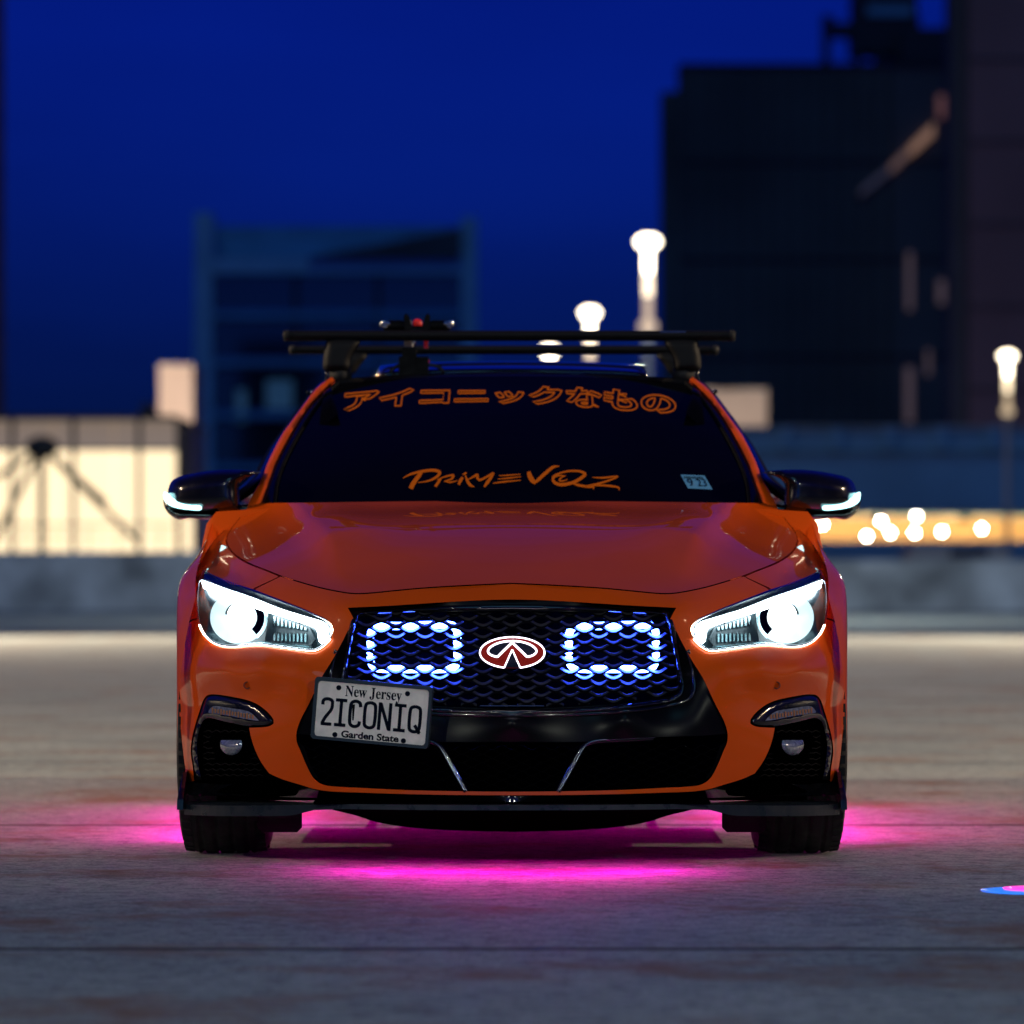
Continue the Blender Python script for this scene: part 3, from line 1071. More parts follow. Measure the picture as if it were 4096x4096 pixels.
# ---- black mask: grille surround and centre cover
def plan(px, y0=-.845, k=.105):
    return y0 + k * (np.abs(np.asarray(px, float) - 2048) / 700) ** 2
def mesh_Y(px, py): return plan(px) + 0 * np.asarray(py, float)
mesh_left = np.concatenate([smooth([(2048, 2442), (1800, 2447), (1560, 2456), (1437, 2466)], False, 14),
                            smooth([(1437, 2466), (1420, 2520), (1402, 2620), (1385, 2720), (1380, 2746), (1389, 2770), (1415, 2785), (1500, 2799), (1640, 2817), (1850, 2830), (2048, 2834)], False, 12)[1:]])
opening = full(mesh_left)
mask_ctrl = [(a, b, float(skin(a, b)) + .012) for a, b in ((2048, 2398), (1759, 2410), (1391, 2431), (1417, 2480), (1330, 2639), (1237, 2812), (1190, 2900))]
mask_ctrl += [(2048, 2442, -.850), (1800, 2447, -.845), (1437, 2466, -.79), (1402, 2620, -.79), (1385, 2740, -.79), (1640, 2817, -.855), (2048, 2834, -.875),
              (1340, 2760, -.825), (1290, 2830, -.85), (1300, 2900, -.855), (1600, 2870, -.90), (2048, 2880, -.925), (2048, 2960, -.905), (1600, 2955, -.885), (1300, 2950, -.85)]
mask_Y = tps_px(mask_ctrl, 2e-4)
cover_low = smooth([(1190, 2935), (1300, 2943), (1440, 2947), (1640, 2956), (1720, 2966), (2048, 2968)], False, 14)
sur_left = np.concatenate([between(full(mask_left), (2048, 2398), (1188, 2925)), cover_low])
sur_left[:, 1] += 0
panel('grille_surround', full(sur_left), mask_Y, 'mask_black', car, holes=[opening], step=22, thick=.05)
# raised trim ring round the mesh
ringo = grow(opening, 24)
panel('grille_trim', ringo, lambda a, b: mask_Y(a, b) - .004, 'gloss_black', car, holes=[grow(opening, 5)], step=7, thick=.02, pillow=(9, .012))
ring2 = grow(opening, 62)
lowring = np.array([p for p in ring2 if p[1] > 2600])
# lower lip of the surround: a bead that runs along the grille bottom
bead = smooth([(1345, 2600), (1322, 2700), (1318, 2760), (1345, 2800), (1420, 2822), (1560, 2842), (1800, 2858), (2048, 2862)], False, 12)
bead = np.concatenate([bead, flip(bead)[1:]])
MB().tube(P(bead[:, 0], bead[:, 1], mask_Y(bead[:, 0], bead[:, 1]) - .002), .0055, 8).build('grille_bead', 'gloss_black', car, True)
panel('grille_backing', grow(opening, 20), lambda a, b: plan(a) + .13, 'matt_black', car, step=80, thick=.01)

def bars(region, depth, y0, y1, pitch, half, amp, hgt, dep, mat, name, x0, x1, wedge=.5, front=None):
    """wavy bars whose neighbours touch, leaving lens-shaped openings"""
    k = 0
    y = y0
    while y < y1:
        xs = np.arange(x0, x1, half / 9)
        ys = y + amp * np.cos(np.pi * (xs - 2048) / half + np.pi * k)
        ok = inside(np.stack([xs, ys], -1), region)
        runs, cur = [], []
        for i, o in enumerate(ok):
            if o: cur.append(i)
            elif cur:
                runs.append(cur); cur = []
        if cur: runs.append(cur)
        m = MB()
        for r in runs:
            if len(r) < 4: continue
            X, Yp = xs[r], ys[r]
            D = depth(X, Yp)
            a = P(X, Yp - hgt / 2, D + .002); b = P(X, Yp, D - .001); c = P(X, Yp + hgt / 2, D + .002)
            d = P(X, Yp + hgt / 2, D + dep); e = P(X, Yp - hgt * wedge, D + dep)
            n = len(r)
            vs = np.concatenate([a, b, c, d, e])
            fs = []
            for i in range(n - 1):
                for q in range(5):
                    q2 = (q + 1) % 5
                    fs.append((q * n + i, q2 * n + i, q2 * n + i + 1, q * n + i + 1))
            m.add(vs, fs)
        if m.v:
            o_bar = m.build(name, mat, car)
            if front:                                          # dark faces; returns coloured paler to carry the blue light falling on them
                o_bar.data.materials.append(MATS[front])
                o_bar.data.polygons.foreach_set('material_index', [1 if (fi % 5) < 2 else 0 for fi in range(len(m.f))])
        y += pitch
        k += 1
bars(opening, mesh_Y, 2452, 2840, 23.4, 58, 11.0, 8.5, .03, 'grille_black_lit', 'grille_bar', 1360, 2740, 1.7, 'mask_black')

# blue light squares behind the mesh
for cx in (1656, 4096 - 1656 + 10):
    ring = grow(smooth([(cx - 172, 2530, 0), (cx - 150, 2506, 0), (cx - 60, 2504), (cx + 60, 2500), (cx + 152, 2502, 0), (cx + 172, 2525, 0), (cx + 172, 2590), (cx + 172, 2650, 0), (cx + 152, 2672, 0), (cx, 2676), (cx - 150, 2672, 0), (cx - 172, 2650, 0), (cx - 174, 2590)], True, 12), 0)
    pts = P(ring[:, 0], ring[:, 1], plan(ring[:, 0]) + .045)
    m = MB()
    n = len(pts)
    m.tube(np.concatenate([pts, pts[:1]]), .0095, 8, cap=False)
    q = m.build('grille_light', 'blue_led', car, True)
    # carrier plate of the lamp
    box = P([cx - 120, cx + 120], [2545, 2635], -.76)
    box_obj('light_carrier', 'matt_black', car, box[0][0], box[1][0], -.745, -.735, box[1][2], box[0][2])
# small bright slot at the foot of the grille
m = MB()
s0, s1 = P(1920, 2820, -.87), P(2176, 2824, -.87)
m.box(s0[0], s1[0], -.893, -.88, s1[2], s0[2]).build('grille_slot', 'dark_chrome', car)

# ---- emblem
emb = empty('emblem'); emb.parent = car
EY = -.885
def emb_xy(X, Y): return 1880 + X / 5.682, 2500 + Y / 5.682
def emb_tube(pts, r, name, closed=False):
    pts = [emb_xy(*p) for p in pts]
    s = smooth([(a, b) + ((1,) if len(q) > 2 else ()) for (a, b), q in zip(pts, pts)], closed, 3.)
    V, F = ribbon2d(s, r, closed)
    n = len(V)
    a = P(V[:, 0], V[:, 1], EY - .014)
    b = P(V[:, 0], V[:, 1], EY - .004)
    fs = list(F) + [tuple(n + i for i in f[::-1]) for f in F]
    h = n // 2
    for i in range(h if closed else h - 1):
        j = (i + 1) % h
        fs += [(i, n + i, n + j, j), (h + j, n + h + j, n + h + i, h + i)]
    add_mesh(name, np.concatenate([a, b]), fs, 'emblem_led', emb)
ell = [(960 + 735 * math.cos(t), 628 + 352 * math.sin(t)) for t in np.linspace(math.pi * .5 + .25, math.pi * 2.5 - .25, 60)]
emb_tube(ell, 5.6, 'light_line')
emb_tube([ell[0], (960, 560), ell[-1]][::1][:2], 5.0, 'light_line')
emb_tube([(960, 560), ell[-1]], 5.0, 'light_line')
for s in (-1, 1):
    def mx(p): return (960 + s * (p[0] - 960), p[1])
    emb_tube([mx(p) for p in ((960, 365), (1100, 372), (1260, 405), (1400, 465), (1490, 540), (1510, 600), (1480, 655), (1400, 700), (1300, 725))], 7.0, 'light_line')
    emb_tube([mx(p) for p in ((960, 400), (1130, 560), (1300, 728))], 8.0, 'light_line')
oval = np.array([emb_xy(960 + 735 * math.cos(t), 628 + 352 * math.sin(t)) for t in np.linspace(0, 2 * math.pi, 72, endpoint=False)])
eyes = [np.array([emb_xy(*q) for q in ((960 + s * (p[0] - 960), p[1]) for p in ((985, 395), (1100, 385), (1260, 415), (1390, 475), (1480, 548), (1495, 600), (1465, 645), (1395, 685), (1305, 705), (1140, 545)))]) for s in (-1, 1)]
tri = np.array([emb_xy(*p) for p in ((960, 585), (1145, 968), (960, 976), (775, 968))])
panel('badge_face', oval, lambda a, b: EY + 0 * np.asarray(a, float) * np.asarray(b, float), 'emblem_red', emb, holes=[eyes[0], eyes[1], tri], step=12, thick=.012)
panel('badge_back', grow(oval, 4), lambda a, b: EY + .012 + 0 * np.asarray(a, float) * np.asarray(b, float), 'gloss_black', emb, step=30, thick=.03)

# ---- lower intake
low_loop = full(np.concatenate([cover_low[::-1][:0], np.array([(2048, 2962)]), cover_low[::-1][1:] + np.array([0, -6]), between(full(mask_left), (1187, 2940), (2048, 3167))]))
panel('intake_backing', grow(low_loop, 4), lambda a, b: plan(a, -.76, .13), 'matt_black', car, step=80, thick=.01)
bars(low_loop, lambda a, b: plan(a, -.845, .06), 2990, 3162, 17.5, 40, 8.2, 3.6, .012, 'satin_black', 'intake_bar', 1190, 2910)
for mir in (False, True):
    panel('intake_side_trim', smooth([(1189, 2966, 1), (1213, 2984), (1240, 3058), (1272, 3112, 1), (1254, 3109), (1226, 3060), (1203, 3002)], True, 8), lambda a, b: skin(a, b) + .012, 'gloss_black', car, step=12, mirror=mir, pillow=(10, .006))
    q = smooth([(1474, 2949), (1640, 2957), (1712, 2963), (1745, 2975), (1764, 2996), (1810, 3080), (1860, 3168)], False, 10)
    if mir: q = flip(q)
    MB().tube(P(q[:, 0], q[:, 1], plan(q[:, 0], -.90, .06)), [.0034] * len(q), 8).build('intake_strake', 'dark_chrome', car, True)
    q2 = q + np.array([6 if mir else -6, 4]) * 0 + np.array([-9 if mir else 9, 5])
    MB().tube(P(q2[:, 0], q2[:, 1], plan(q2[:, 0], -.888, .06)), .007, 8).build('strake_base', 'gloss_black', car, True)

# ---- fog light pockets
for mir in (False, True):
    pocket = np.concatenate([fog_edge, smooth([(1077, 3094), (1180, 3135), (1180, 3175), (900, 3165), (780, 3150)], False, 14)[1:]])
    panel('fog_pocket', grow(pocket, 6), lambda a, b: skin(a, b) + .055, 'matt_black', car, step=30, mirror=mir, thick=.01)
    brow = np.concatenate([smooth([(797, 2852), (813, 2803), (829, 2785), (855, 2780), (917, 2788), (991, 2804), (1034, 2823), (1072, 2853), (1092, 2880), (1093, 2892), (1073, 2904), (1034, 2908), (985, 2903), (900, 2886), (838, 2872), (815, 2880), (800, 2910),
                                   (788, 2970), (790, 3030), (797, 3080), (806, 3118, 1), (778, 3122, 1), (774, 3069), (766, 3011), (769, 2964), (781, 2910)], True, 9)])
    panel('fog_brow', brow, lambda a, b: skin(a, b) + .012, 'gloss_black', car, step=10, mirror=mir, thick=.05, pillow=(20, .016))
    sig = smooth([(833, 2850), (840, 2834), (852, 2825), (870, 2824), (933, 2834), (985, 2843), (1010, 2856), (1036, 2883, 1), (999, 2879), (933, 2866), (867, 2856)], True, 7)
    fog = empty('fog_lamp'); fog.parent = car
    ts = panel('turn_signal', sig, lambda a, b: skin(a, b) - .008, 'grey_lens', car, step=9, mirror=mir, thick=.02)
    for i in range(15):
        x = 850 + i * 11.5
        yc = 2840 + (x - 850) * .155
        m = MB()
        xx = 4096 - x if mir else x
        c = P(xx, yc + 2, float(skin(xx, yc)) - .012)
        hh = .0052 if i % 3 else .0075
        m.box(c[0] - .0022, c[0] + .0022, c[1] - .002, c[1] + .004, c[2] - hh, c[2] + hh)
        m.build('reflector_rib', 'amber_lens', ts)
    lens = np.array([(925 + 43 * math.cos(t), 2977 + 43 * math.sin(t)) for t in np.linspace(-.38, math.pi + .38, 40)])
    panel('lens', lens, lambda a, b: skin(a, b) + .025, 'grey_lens', fog, step=9, mirror=mir, thick=.02, pillow=(30, .014))
    bez = smooth([(850, 2950), (862, 2938), (925, 2936), (990, 2944), (1002, 2956), (1004, 3000), (996, 3034), (975, 3038), (900, 3030), (862, 3015), (850, 2990)], True, 8)
    panel('bezel', bez, lambda a, b: skin(a, b) + .042, 'matt_black', fog, holes=[grow(lens, 3)], step=12, mirror=mir, thick=.02)
    for k in range(9):                                    # fine texture bars in the pocket
        y = 2925 + k * 22
        xa, xb = 815, 990 + k * 8
        xs = np.linspace(xa, xb, 26)
        ys = y + 4 * np.cos(np.pi * xs / 17 + np.pi * k)
        if 2935 < y < 3045:
            keep = (xs < 845) | (xs > 1008)
        else:
            keep = xs > 0
        xs, ys = xs[keep], ys[keep]
        if len(xs) < 3: continue
        X = 4096 - xs if mir else xs
        MB().tube(P(X, ys, skin(X, ys) + .05), .0016, 5).build('pocket_bar', 'satin_black', car)
    # parking sensor
    sx = 4096 - 989 if mir else 989
    c = P(sx, 2741, float(skin(sx, 2741)))
    MB().lathe([(.0072, -.002), (.0078, -.0048), (.0095, -.0048), (.0100, .006)], tuple(c), 'Y', 20).build('parking_sensor', 'sensor_ring', car, True)

# ---- headlights
for mir in (False, True):
    hl = empty('headlight'); hl.parent = car
    fx = (lambda a: 4096 - a) if mir else (lambda a: a)
    panel('housing', grow(HL, 3), lambda a, b: skin(a, b) + .085, 'lamp_housing', hl, step=30, mirror=mir, thick=.01)
    # side wall of the housing
    Hm = flip(HL) if mir else HL
    a = P(Hm[:, 0], Hm[:, 1], skin(Hm[:, 0], Hm[:, 1]) + .006)
    b = P(Hm[:, 0], Hm[:, 1], skin(Hm[:, 0], Hm[:, 1]) + .086)
    n = len(a)
    add_mesh('housing_wall', np.concatenate([a, b]), [(i, (i + 1) % n, n + (i + 1) % n, n + i) for i in range(n)], 'lamp_chrome', hl, True)
    panel('lens', grow(HL, -1), lambda a, b: skin(a, b) - .001, 'clear_lens', hl, step=24, mirror=mir, thick=.004)
    panel('rim', grow(HL, 3), lambda a, b: skin(a, b) - .001, 'chrome', hl, holes=[grow(HL, -2)], step=6, mirror=mir, thick=.012, pillow=(3, .003))
    lid = np.concatenate([smooth([(818, 2290), (845, 2304), (935, 2340), (1019, 2367), (1120, 2405), (1207, 2439), (1290, 2476)], False, 10),
                          smooth([(1290, 2484), (1135, 2437), (1008, 2388), (888, 2347), (812, 2315)], False, 10)])
    panel('eyelid', lid, lambda a, b: skin(a, b) + .012, 'lamp_housing', hl, step=10, mirror=mir, thick=.02)
    drl = np.concatenate([smooth([(806, 2320), (888, 2351), (1008, 2392), (1135, 2441), (1285, 2486), (1312, 2508), (1310, 2545), (1288, 2574, 1)], False, 10),
                          smooth([(1276, 2564, 1), (1268, 2520), (1255, 2508), (1135, 2468), (1026, 2434), (888, 2384), (815, 2352)], False, 10)])
    panel('daytime_strip', drl, lambda a, b: skin(a, b) + .022, 'white_led', hl, step=12, mirror=mir, thick=.012)
    pc = (968, 2470)
    bowl = np.array([(pc[0] - 14 + 112 * math.cos(t), pc[1] + 0 + 104 * math.sin(t)) for t in np.linspace(0, 2 * math.pi, 60, endpoint=False)])
    bowl = np.array([p for p in bowl])
    HLi = grow(HL, -7)
    # clip the bowl to the housing outline
    bowl = np.array([p if inside(p[None], HLi)[0] else HLi[np.argmin(np.linalg.norm(HLi - p, axis=1))] for p in bowl])
    keepb = [bowl[0]]
    for p in bowl[1:]:
        if np.linalg.norm(p - keepb[-1]) > 3: keepb.append(p)
    bowl = np.array(keepb)
    panel('reflector_bowl', bowl, lambda a, b: skin(a, b) + .05, 'lamp_glow', hl, step=14, mirror=mir, thick=.015)
    def arc(r0, r1, t0, t1, squash=1.):
        ts_ = np.linspace(t0, t1, 26)
        o = [(pc[0] + r1 * math.cos(t), pc[1] + squash * r1 * math.sin(t)) for t in ts_]
        i = [(pc[0] + r0 * math.cos(t), pc[1] + squash * r0 * math.sin(t)) for t in ts_[::-1]]
        return np.array(o + i)
    panel('projector_shroud', arc(61, 88, -.75, .85), lambda a, b: skin(a, b) + .034, 'matt_black', hl, step=9, mirror=mir, thick=.02)
    panel('shroud_ring', arc(90, 104, -.62, .95), lambda a, b: skin(a, b) + .030, 'lamp_chrome', hl, step=7, mirror=mir, thick=.02)
    panel('shroud_edge', arc(58, 68, 3.35, 4.05), lambda a, b: skin(a, b) + .036, 'gloss_black', hl, step=7, mirror=mir, thick=.01)
    circ = np.array([(pc[0] + 57 * math.cos(t), pc[1] - 6 + 57 * math.sin(t)) for t in np.linspace(0, 2 * math.pi, 44, endpoint=False)])
    panel('projector', circ, lambda a, b: skin(np.full_like(np.asarray(a, float), fx(pc[0])), np.full_like(np.asarray(b, float), pc[1])) + .045, 'white_led', hl, step=10, mirror=mir, thick=.03, pillow=(57, .028))
    # ribbed indicator reflector
    box_ = smooth([(1078, 2452, 1), (1240, 2512, 1), (1262, 2556, 1), (1240, 2586, 1), (1060, 2566, 1)], True, 10)
    ind = panel('indicator_bowl', box_, lambda a, b: skin(a, b) + .062, 'lamp_housing', hl, step=16, mirror=mir, thick=.02)
    for i in range(9):
        x = 1094 + i * 15.5
        yt = 2466 + i * 5.4
        for (y0, y1) in ((yt, yt + (2530 - yt) * .55), (2534, 2562 + i * .8)):
            if y1 - y0 < 10: continue
            r = np.array([(x, y0), (x + 7, y0), (x + 7, y1), (x, y1)])
            panel('reflector_rib', r, lambda a, b: skin(a, b) + .056, 'lamp_chrome', ind, step=30, mirror=mir, thick=.006)
    rim_line = between(grow(HL, 5), (1318, 2550), (800, 2495))  # glowing tube added along the chrome rim, to light the ledge below
    if mir: rim_line = flip(rim_line)
    MB().tube(P(rim_line[:, 0], rim_line[:, 1], skin(rim_line[:, 0], rim_line[:, 1]) - .007), .0009, 6).build('rim_glow_tube', 'rim_glow', hl, True)
    sill = np.concatenate([smooth([(1030, 2566), (1130, 2572), (1240, 2584)], False, 12), smooth([(1252, 2593), (1135, 2581), (1030, 2572)], False, 12)])
    panel('sill', sill, lambda a, b: skin(a, b) + .02, 'lamp_chrome', hl, step=8, mirror=mir, thick=.02)

# ---- number plate
plate = empty('number_plate'); plate.parent = car
TL, TR, BR, BL = (1262, 2711), (1729, 2747), (1716, 2983), (1246, 2956)
ctr = P(1488, 2850, -.93)
yaw, roll = math.radians(17), math.radians(-4.3)
PW, PH = .3120, .1570
ux = Vector((math.cos(roll) * math.cos(yaw), -math.cos(roll) * math.sin(yaw), math.sin(roll)))
uz = Vector((-math.sin(roll) + .02, 0, math.cos(roll)))
uz = (uz - ux * uz.dot(ux)).normalized()
un = ux.cross(uz)
if un.y > 0: un = -un
def plate_pt(u, v, d=0.):
    """u, v across the plate from its top left corner, d proud of it"""
    return Vector(ctr) + ux * ((u - .5) * PW) + uz * ((.5 - v) * PH) + un * d
def plate_poly(name, mat, V, F, d0, d1, par):
    n = len(V)
    a = [plate_pt(u, v, d1) for u, v in V]
    b = [plate_pt(u, v, d0) for u, v in V]
    cnt = {}
    for f in F:
        for i, j in zip(f, tuple(f[1:]) + (f[0],)):
            cnt[(i, j)] = 1
    fs = [tuple(f) for f in F] + [tuple(n + i for i in f[::-1]) for f in F]
    for (i, j) in cnt:
        if (j, i) not in cnt:
            fs.append((i, n + i, n + j, j))
    return add_mesh(name, a + b, fs, mat, par)
def rrect(u0, u1, v0, v1, r, asp=.5, n=6):
    out = []
    for (cu, cv, a0) in ((u1 - r, v0 + r / asp, -90), (u1 - r, v1 - r / asp, 0), (u0 + r, v1 - r / asp, 90), (u0 + r, v0 + r / asp, 180)):
        for k in range(n + 1):
            t = math.radians(a0 + 90 * k / n)
            out.append((cu + r * math.cos(t), cv + r / asp * math.sin(t)))
    return out
o_ = rrect(0, 1, 0, 1, .03); i_ = rrect(.026, .974, .06, .95, .03)
n_ = len(o_)
plate_poly('frame', 'plate_frame', o_ + i_, [(i, (i + 1) % n_, n_ + (i + 1) % n_, n_ + i) for i in range(n_)], -.006, .006, plate)
r_ = rrect(.01, .99, .02, .98, .03)
face = plate_poly('face', 'plate_white', r_, [tuple(range(len(r_)))], -.004, .0015, plate)
def plate_stroke(pts, w, name, asp=PW / PH, par=plate, corner=False):
    q = [(p[0] * asp, p[1]) for p in pts]
    if corner: s = np.array(q)
    else: s = smooth([tuple(a) + ((1,) if len(p) > 2 else ()) for a, p in zip(q, pts)], False, .02)
    V, F = ribbon2d(s, w)
    V[:, 0] /= asp
    return V, F
def glyph(name, strokes, u0, v0, du, dv, w=.052):
    VV, FF = [], []
    for st in strokes:
        V, F = plate_stroke([(u0 + p[0] * du, v0 + p[1] * dv) + ((1,) if len(p) > 2 else ()) for p in st], w, name)
        k = len(VV)
        VV += [tuple(v) for v in V]; FF += [tuple(i + k for i in f) for f in F]
    plate_poly(name, 'plate_ink', VV, FF, .0014, .0032, plate)
G = {'2': [[(.08, .26), (.12, .1), (.5, .04), (.88, .1), (.93, .26), (.86, .42), (.35, .74), (.12, .95, 1)], [(.03, .955), (.97, .955)]],
     'I': [[(.0, .05), (1, .05)], [(.5, .05), (.5, .95)], [(.0, .95), (1, .95)]],
     'C': [[(.93, .24), (.85, .1), (.5, .04), (.15, .1), (.06, .26), (.06, .74), (.15, .9), (.5, .96), (.85, .9), (.93, .76)]],
     'O': [[(.5, .04), (.15, .1), (.06, .26), (.06, .74), (.15, .9), (.5, .96), (.85, .9), (.94, .74), (.94, .26), (.85, .1), (.5, .04)]],
     'N': [[(.08, .0), (.08, 1)], [(.12, .04), (.88, .96)], [(.92, 0), (.92, 1)]],
     'Q': [[(.5, .04), (.15, .1), (.06, .26), (.06, .74), (.15, .9), (.5, .96), (.85, .9), (.94, .74), (.94, .26), (.85, .1), (.5, .04)], [(.52, .72), (.98, 1.0)], [(.8, .97), (1.0, .97)]]}
for ch, (u0, u1) in zip('2ICONIQ', ((.072, .168), (.190, .285), (.312, .410), (.437, .537), (.560, .665), (.692, .790), (.818, .918))):
    glyph('plate_character', G[ch], u0, .325, u1 - u0, .44)
def plate_text(s, u0, u1, v0, v1, name, offset=0.):
    V, F = text_mesh(s, offset)
    a, b = V.min(0), V.max(0)
    base = V[:, 1]
    U = np.stack([u0 + (V[:, 0] - a[0]) / (b[0] - a[0]) * (u1 - u0), v1 - (V[:, 1] - a[1]) / (b[1] - a[1]) * (v1 - v0)], -1)
    plate_poly(name, 'plate_ink', U, F, .0014, .0021, plate)
plate_text('𝐍𝐞𝐰 𝐉𝐞𝐫𝐬𝐞𝐲', .262, .742, .105, .325, 'state_lettering', .004)
plate_text('Garden State', .255, .745, .825, .94, 'slogan_lettering', .033)
for (u, v) in ((.205, .15), (.79, .15), (.203, .905), (.787, .905)):
    c = [(u + .0205 * math.cos(t), v + .0205 * PW / PH * math.sin(t)) for t in np.linspace(0, 2 * math.pi, 16, endpoint=False)]
    plate_poly('bolt', 'plate_ink', c, [tuple(range(16))], .0014, .004, plate)
# bracket behind the plate
bk = Vector(ctr)
MB().box(bk.x - .05, bk.x + .05, bk.y + .012, bk.y + .10, bk.z - .02, bk.z + .02).build('plate_bracket', 'satin_black', plate)

# ---- lower valance, splitter, chin, flaps, end plates
val_left = np.concatenate([np.array([(2048, 3184.)]), bottom_edge[::-1][1:] + np.array([0, 3.]), smooth([(1077, 3098), (1000, 3120), (900, 3138), (800, 3132), (757, 3131), (744, 3160), (758, 3180, 1), (1000, 3185), (1300, 3193), (1600, 3204), (2048, 3214)], False, 14)[1:]])
val_Y = tps_px([(757, 3131, -.40), (750, 3180, -.44), (900, 3138, -.56), (900, 3184, -.50), (1077, 3098, -.72), (1100, 3187, -.58), (1300, 3166, -.82), (1300, 3194, -.69), (1650, 3180, -.87), (1650, 3205, -.83), (2048, 3184, -.885), (2048, 3214, -.90)], 1e-4)
panel('lower_valance', full(val_left), val_Y, 'gloss_black', car, step=20, thick=.03)
spl = [(.845, -.36, 1), (.853, -.53, 1), (.76, -.665), (.64, -.775), (.50, -.865), (.36, -.915), (.2, -.945), (0, -.958)]
sx = smooth([(a, b) + ((c[0],) if c else ()) for a, b, *c in spl], False, .03)
sx = np.concatenate([sx, np.array([(-a, b) for a, b in sx[::-1][1:]])])
sx = np.concatenate([sx, np.array([(-.70, -.42), (-.58, -.62), (-.48, -.79), (0, -.86), (.48, -.79), (.58, -.62), (.70, -.42)])])
V, F, idx = triangulate([sx], .03)
def spl_z(x, y): return .179 - .020 * np.clip((np.abs(x) - .42) / .42, 0, 1)
top = np.stack([V[:, 0], V[:, 1], spl_z(V[:, 0], V[:, 1])], -1)
bot = top.copy()
bot[:, 2] -= .013 + .014 * np.clip((np.abs(top[:, 0]) - .50) / .06, 0, 1)
n = len(V)
loop = idx[0]
fs = [tuple(f[::-1]) for f in F] + [tuple(n + i for i in f) for f in F]
edge_v, ef = [], []
for i in range(len(loop)):
    j = (i + 1) % len(loop)
    fs.append((loop[i], loop[j], n + loop[j], n + loop[i]))
add_mesh('splitter', np.concatenate([top, bot]), fs, 'lip_black', car)
chin_left = np.concatenate([np.array([(2048, 3226.)]), smooth([(1700, 3226), (1330, 3228)], False, 20), smooth([(1330, 3236), (1420, 3258), (1520, 3288), (1640, 3306), (1800, 3318), (2048, 3324)], False, 16)])
panel('under_tray', full(chin_left), lambda a, b: plan(a, -.80, .06) + np.clip((np.asarray(b, float) - 3226) / 100, 0, 1) * .22, 'matt_black', car, step=24, ystep=10, thick=.5, bevel=.006)
for i in range(13):                                          # chewed rubber edge of the tray
    px = 1560 + i * 82 + rng.uniform(-14, 14)
    w = rng.uniform(18, 46)
    yy_ = float(np.interp(abs(px - 2048), [0, 248, 408, 528, 628], [3324, 3318, 3306, 3288, 3258])) - 8
    a, b = P(px - w, yy_ + rng.uniform(4, 9), -.56), P(px + w, yy_ - 8, -.56)
    MB().box(a[0], b[0], -.562, -.55, a[2], b[2]).build('tray_fringe', 'rubber', car)
for s in (-1, 1):
    x0, x1 = (1207 - 2048) * 11.58 / FPX, (1030 - 2048) * 11.58 / FPX
    z0, z1 = ZC - (3329 - YH) * 11.58 / FPX, ZC - (3215 - YH) * 11.58 / FPX
    a, b = sorted((s * -x0, s * -x1))
    m = MB()
    c = .012
    m.add([(a, -.42, z0 + c), (a + c, -.42, z0), (b - c, -.42, z0), (b, -.42, z0 + c), (b, -.42, z1), (a, -.42, z1),
           (a, -.405, z0 + c), (a + c, -.405, z0), (b - c, -.405, z0), (b, -.405, z0 + c), (b, -.405, z1), (a, -.405, z1)],
          [(0, 1, 2, 3, 4, 5), (11, 10, 9, 8, 7, 6)] + [(i, 6 + i, 6 + (i + 1) % 6, (i + 1) % 6) for i in range(6)])
    m.build('air_deflector', 'satin_black', car)
    # end plate of the splitter
    m = MB()
    pr = [(-.56, .146), (-.55, .172), (-.50, .200), (-.42, .238), (-.36, .245), (-.33, .215), (-.33, .146), (-.45, .144)]
    xo, xi = s * .870, s * .854
    m.add([(xo if z < .2 else s * .864, y, z) for y, z in pr] + [(xi, y, z) for y, z in pr],
          [tuple(range(8)), tuple(range(15, 7, -1))] + [(i, 8 + i, 8 + (i + 1) % 8, (i + 1) % 8) for i in range(8)])
    m.build('end_plate', 'gloss_black', car)

# ---- wheels
def wheel(x, Y):
    s = 1 if x > 0 else -1
    w = empty('wheel'); w.parent = car
    R, hw = .335, .118
    prof = [(.235, -hw + .012), (.275, -hw - .002), (.305, -hw + .001), (.322, -hw + .014), (.331, -hw + .030)]
    for g in (-.062, -.022, .022, .062):
        prof += [(R, g - .010), (R - .001, g - .006), (R - .005, g - .005), (R - .005, g + .005), (R - .001, g + .006), (R, g + .010)]
    prof += [(.331, hw - .030), (.322, hw - .014), (.305, hw - .001), (.275, hw + .002), (.235, hw - .012), (.235, -hw + .012)]
    t = MB().lathe(prof, (x, Y, R), 'X', 72).build('tyre', 'rubber', w, True)
    m = MB()
    for k in range(60):                                       # shoulder blocks of the tread
        a = 2 * math.pi * k / 60
        for e in (-1, 1):
            y, z = Y + math.cos(a) * (R - .006), R + math.sin(a) * (R - .006)
            if z < .012: continue
            t1, n1 = Vector((0, -math.sin(a), math.cos(a))), Vector((0, math.cos(a), math.sin(a)))
            c = Vector((x + e * (hw - .020), y, z))
            vs = []
            for du in (-.011, .011):
                for dv in (-.012, .012):
                    for dn in (-.006, .0058 if dv * e < 0 else .002):
                        vs.append(c + t1 * du + Vector((dv, 0, 0)) + n1 * dn)
            m.add(vs, [(0, 1, 3, 2), (4, 6, 7, 5), (0, 4, 5, 1), (2, 3, 7, 6), (1, 5, 7, 3), (0, 2, 6, 4)])
    tag(m.build('tread', 'rubber', w), kind='stuff')
    rim = MB().lathe([(.05, s * .05), (.10, s * .062), (.20, s * .075), (.225, s * .10), (.238, s * .108), (.238, s * -.1)], (x, Y, R), 'X', 48).build('rim', 'satin_black', w, True)
    for k in range(10):
        a = 2 * math.pi * k / 10
        d = Vector((0, math.cos(a), math.sin(a)))
        c = Vector((x + s * .085, Y, R))
        MB().tube([c + d * .03, c + d * .13, c + d * .222 + Vector((s * .02, 0, 0))], [.02, .013, .011], 6).build('spoke', 'gloss_black', rim)
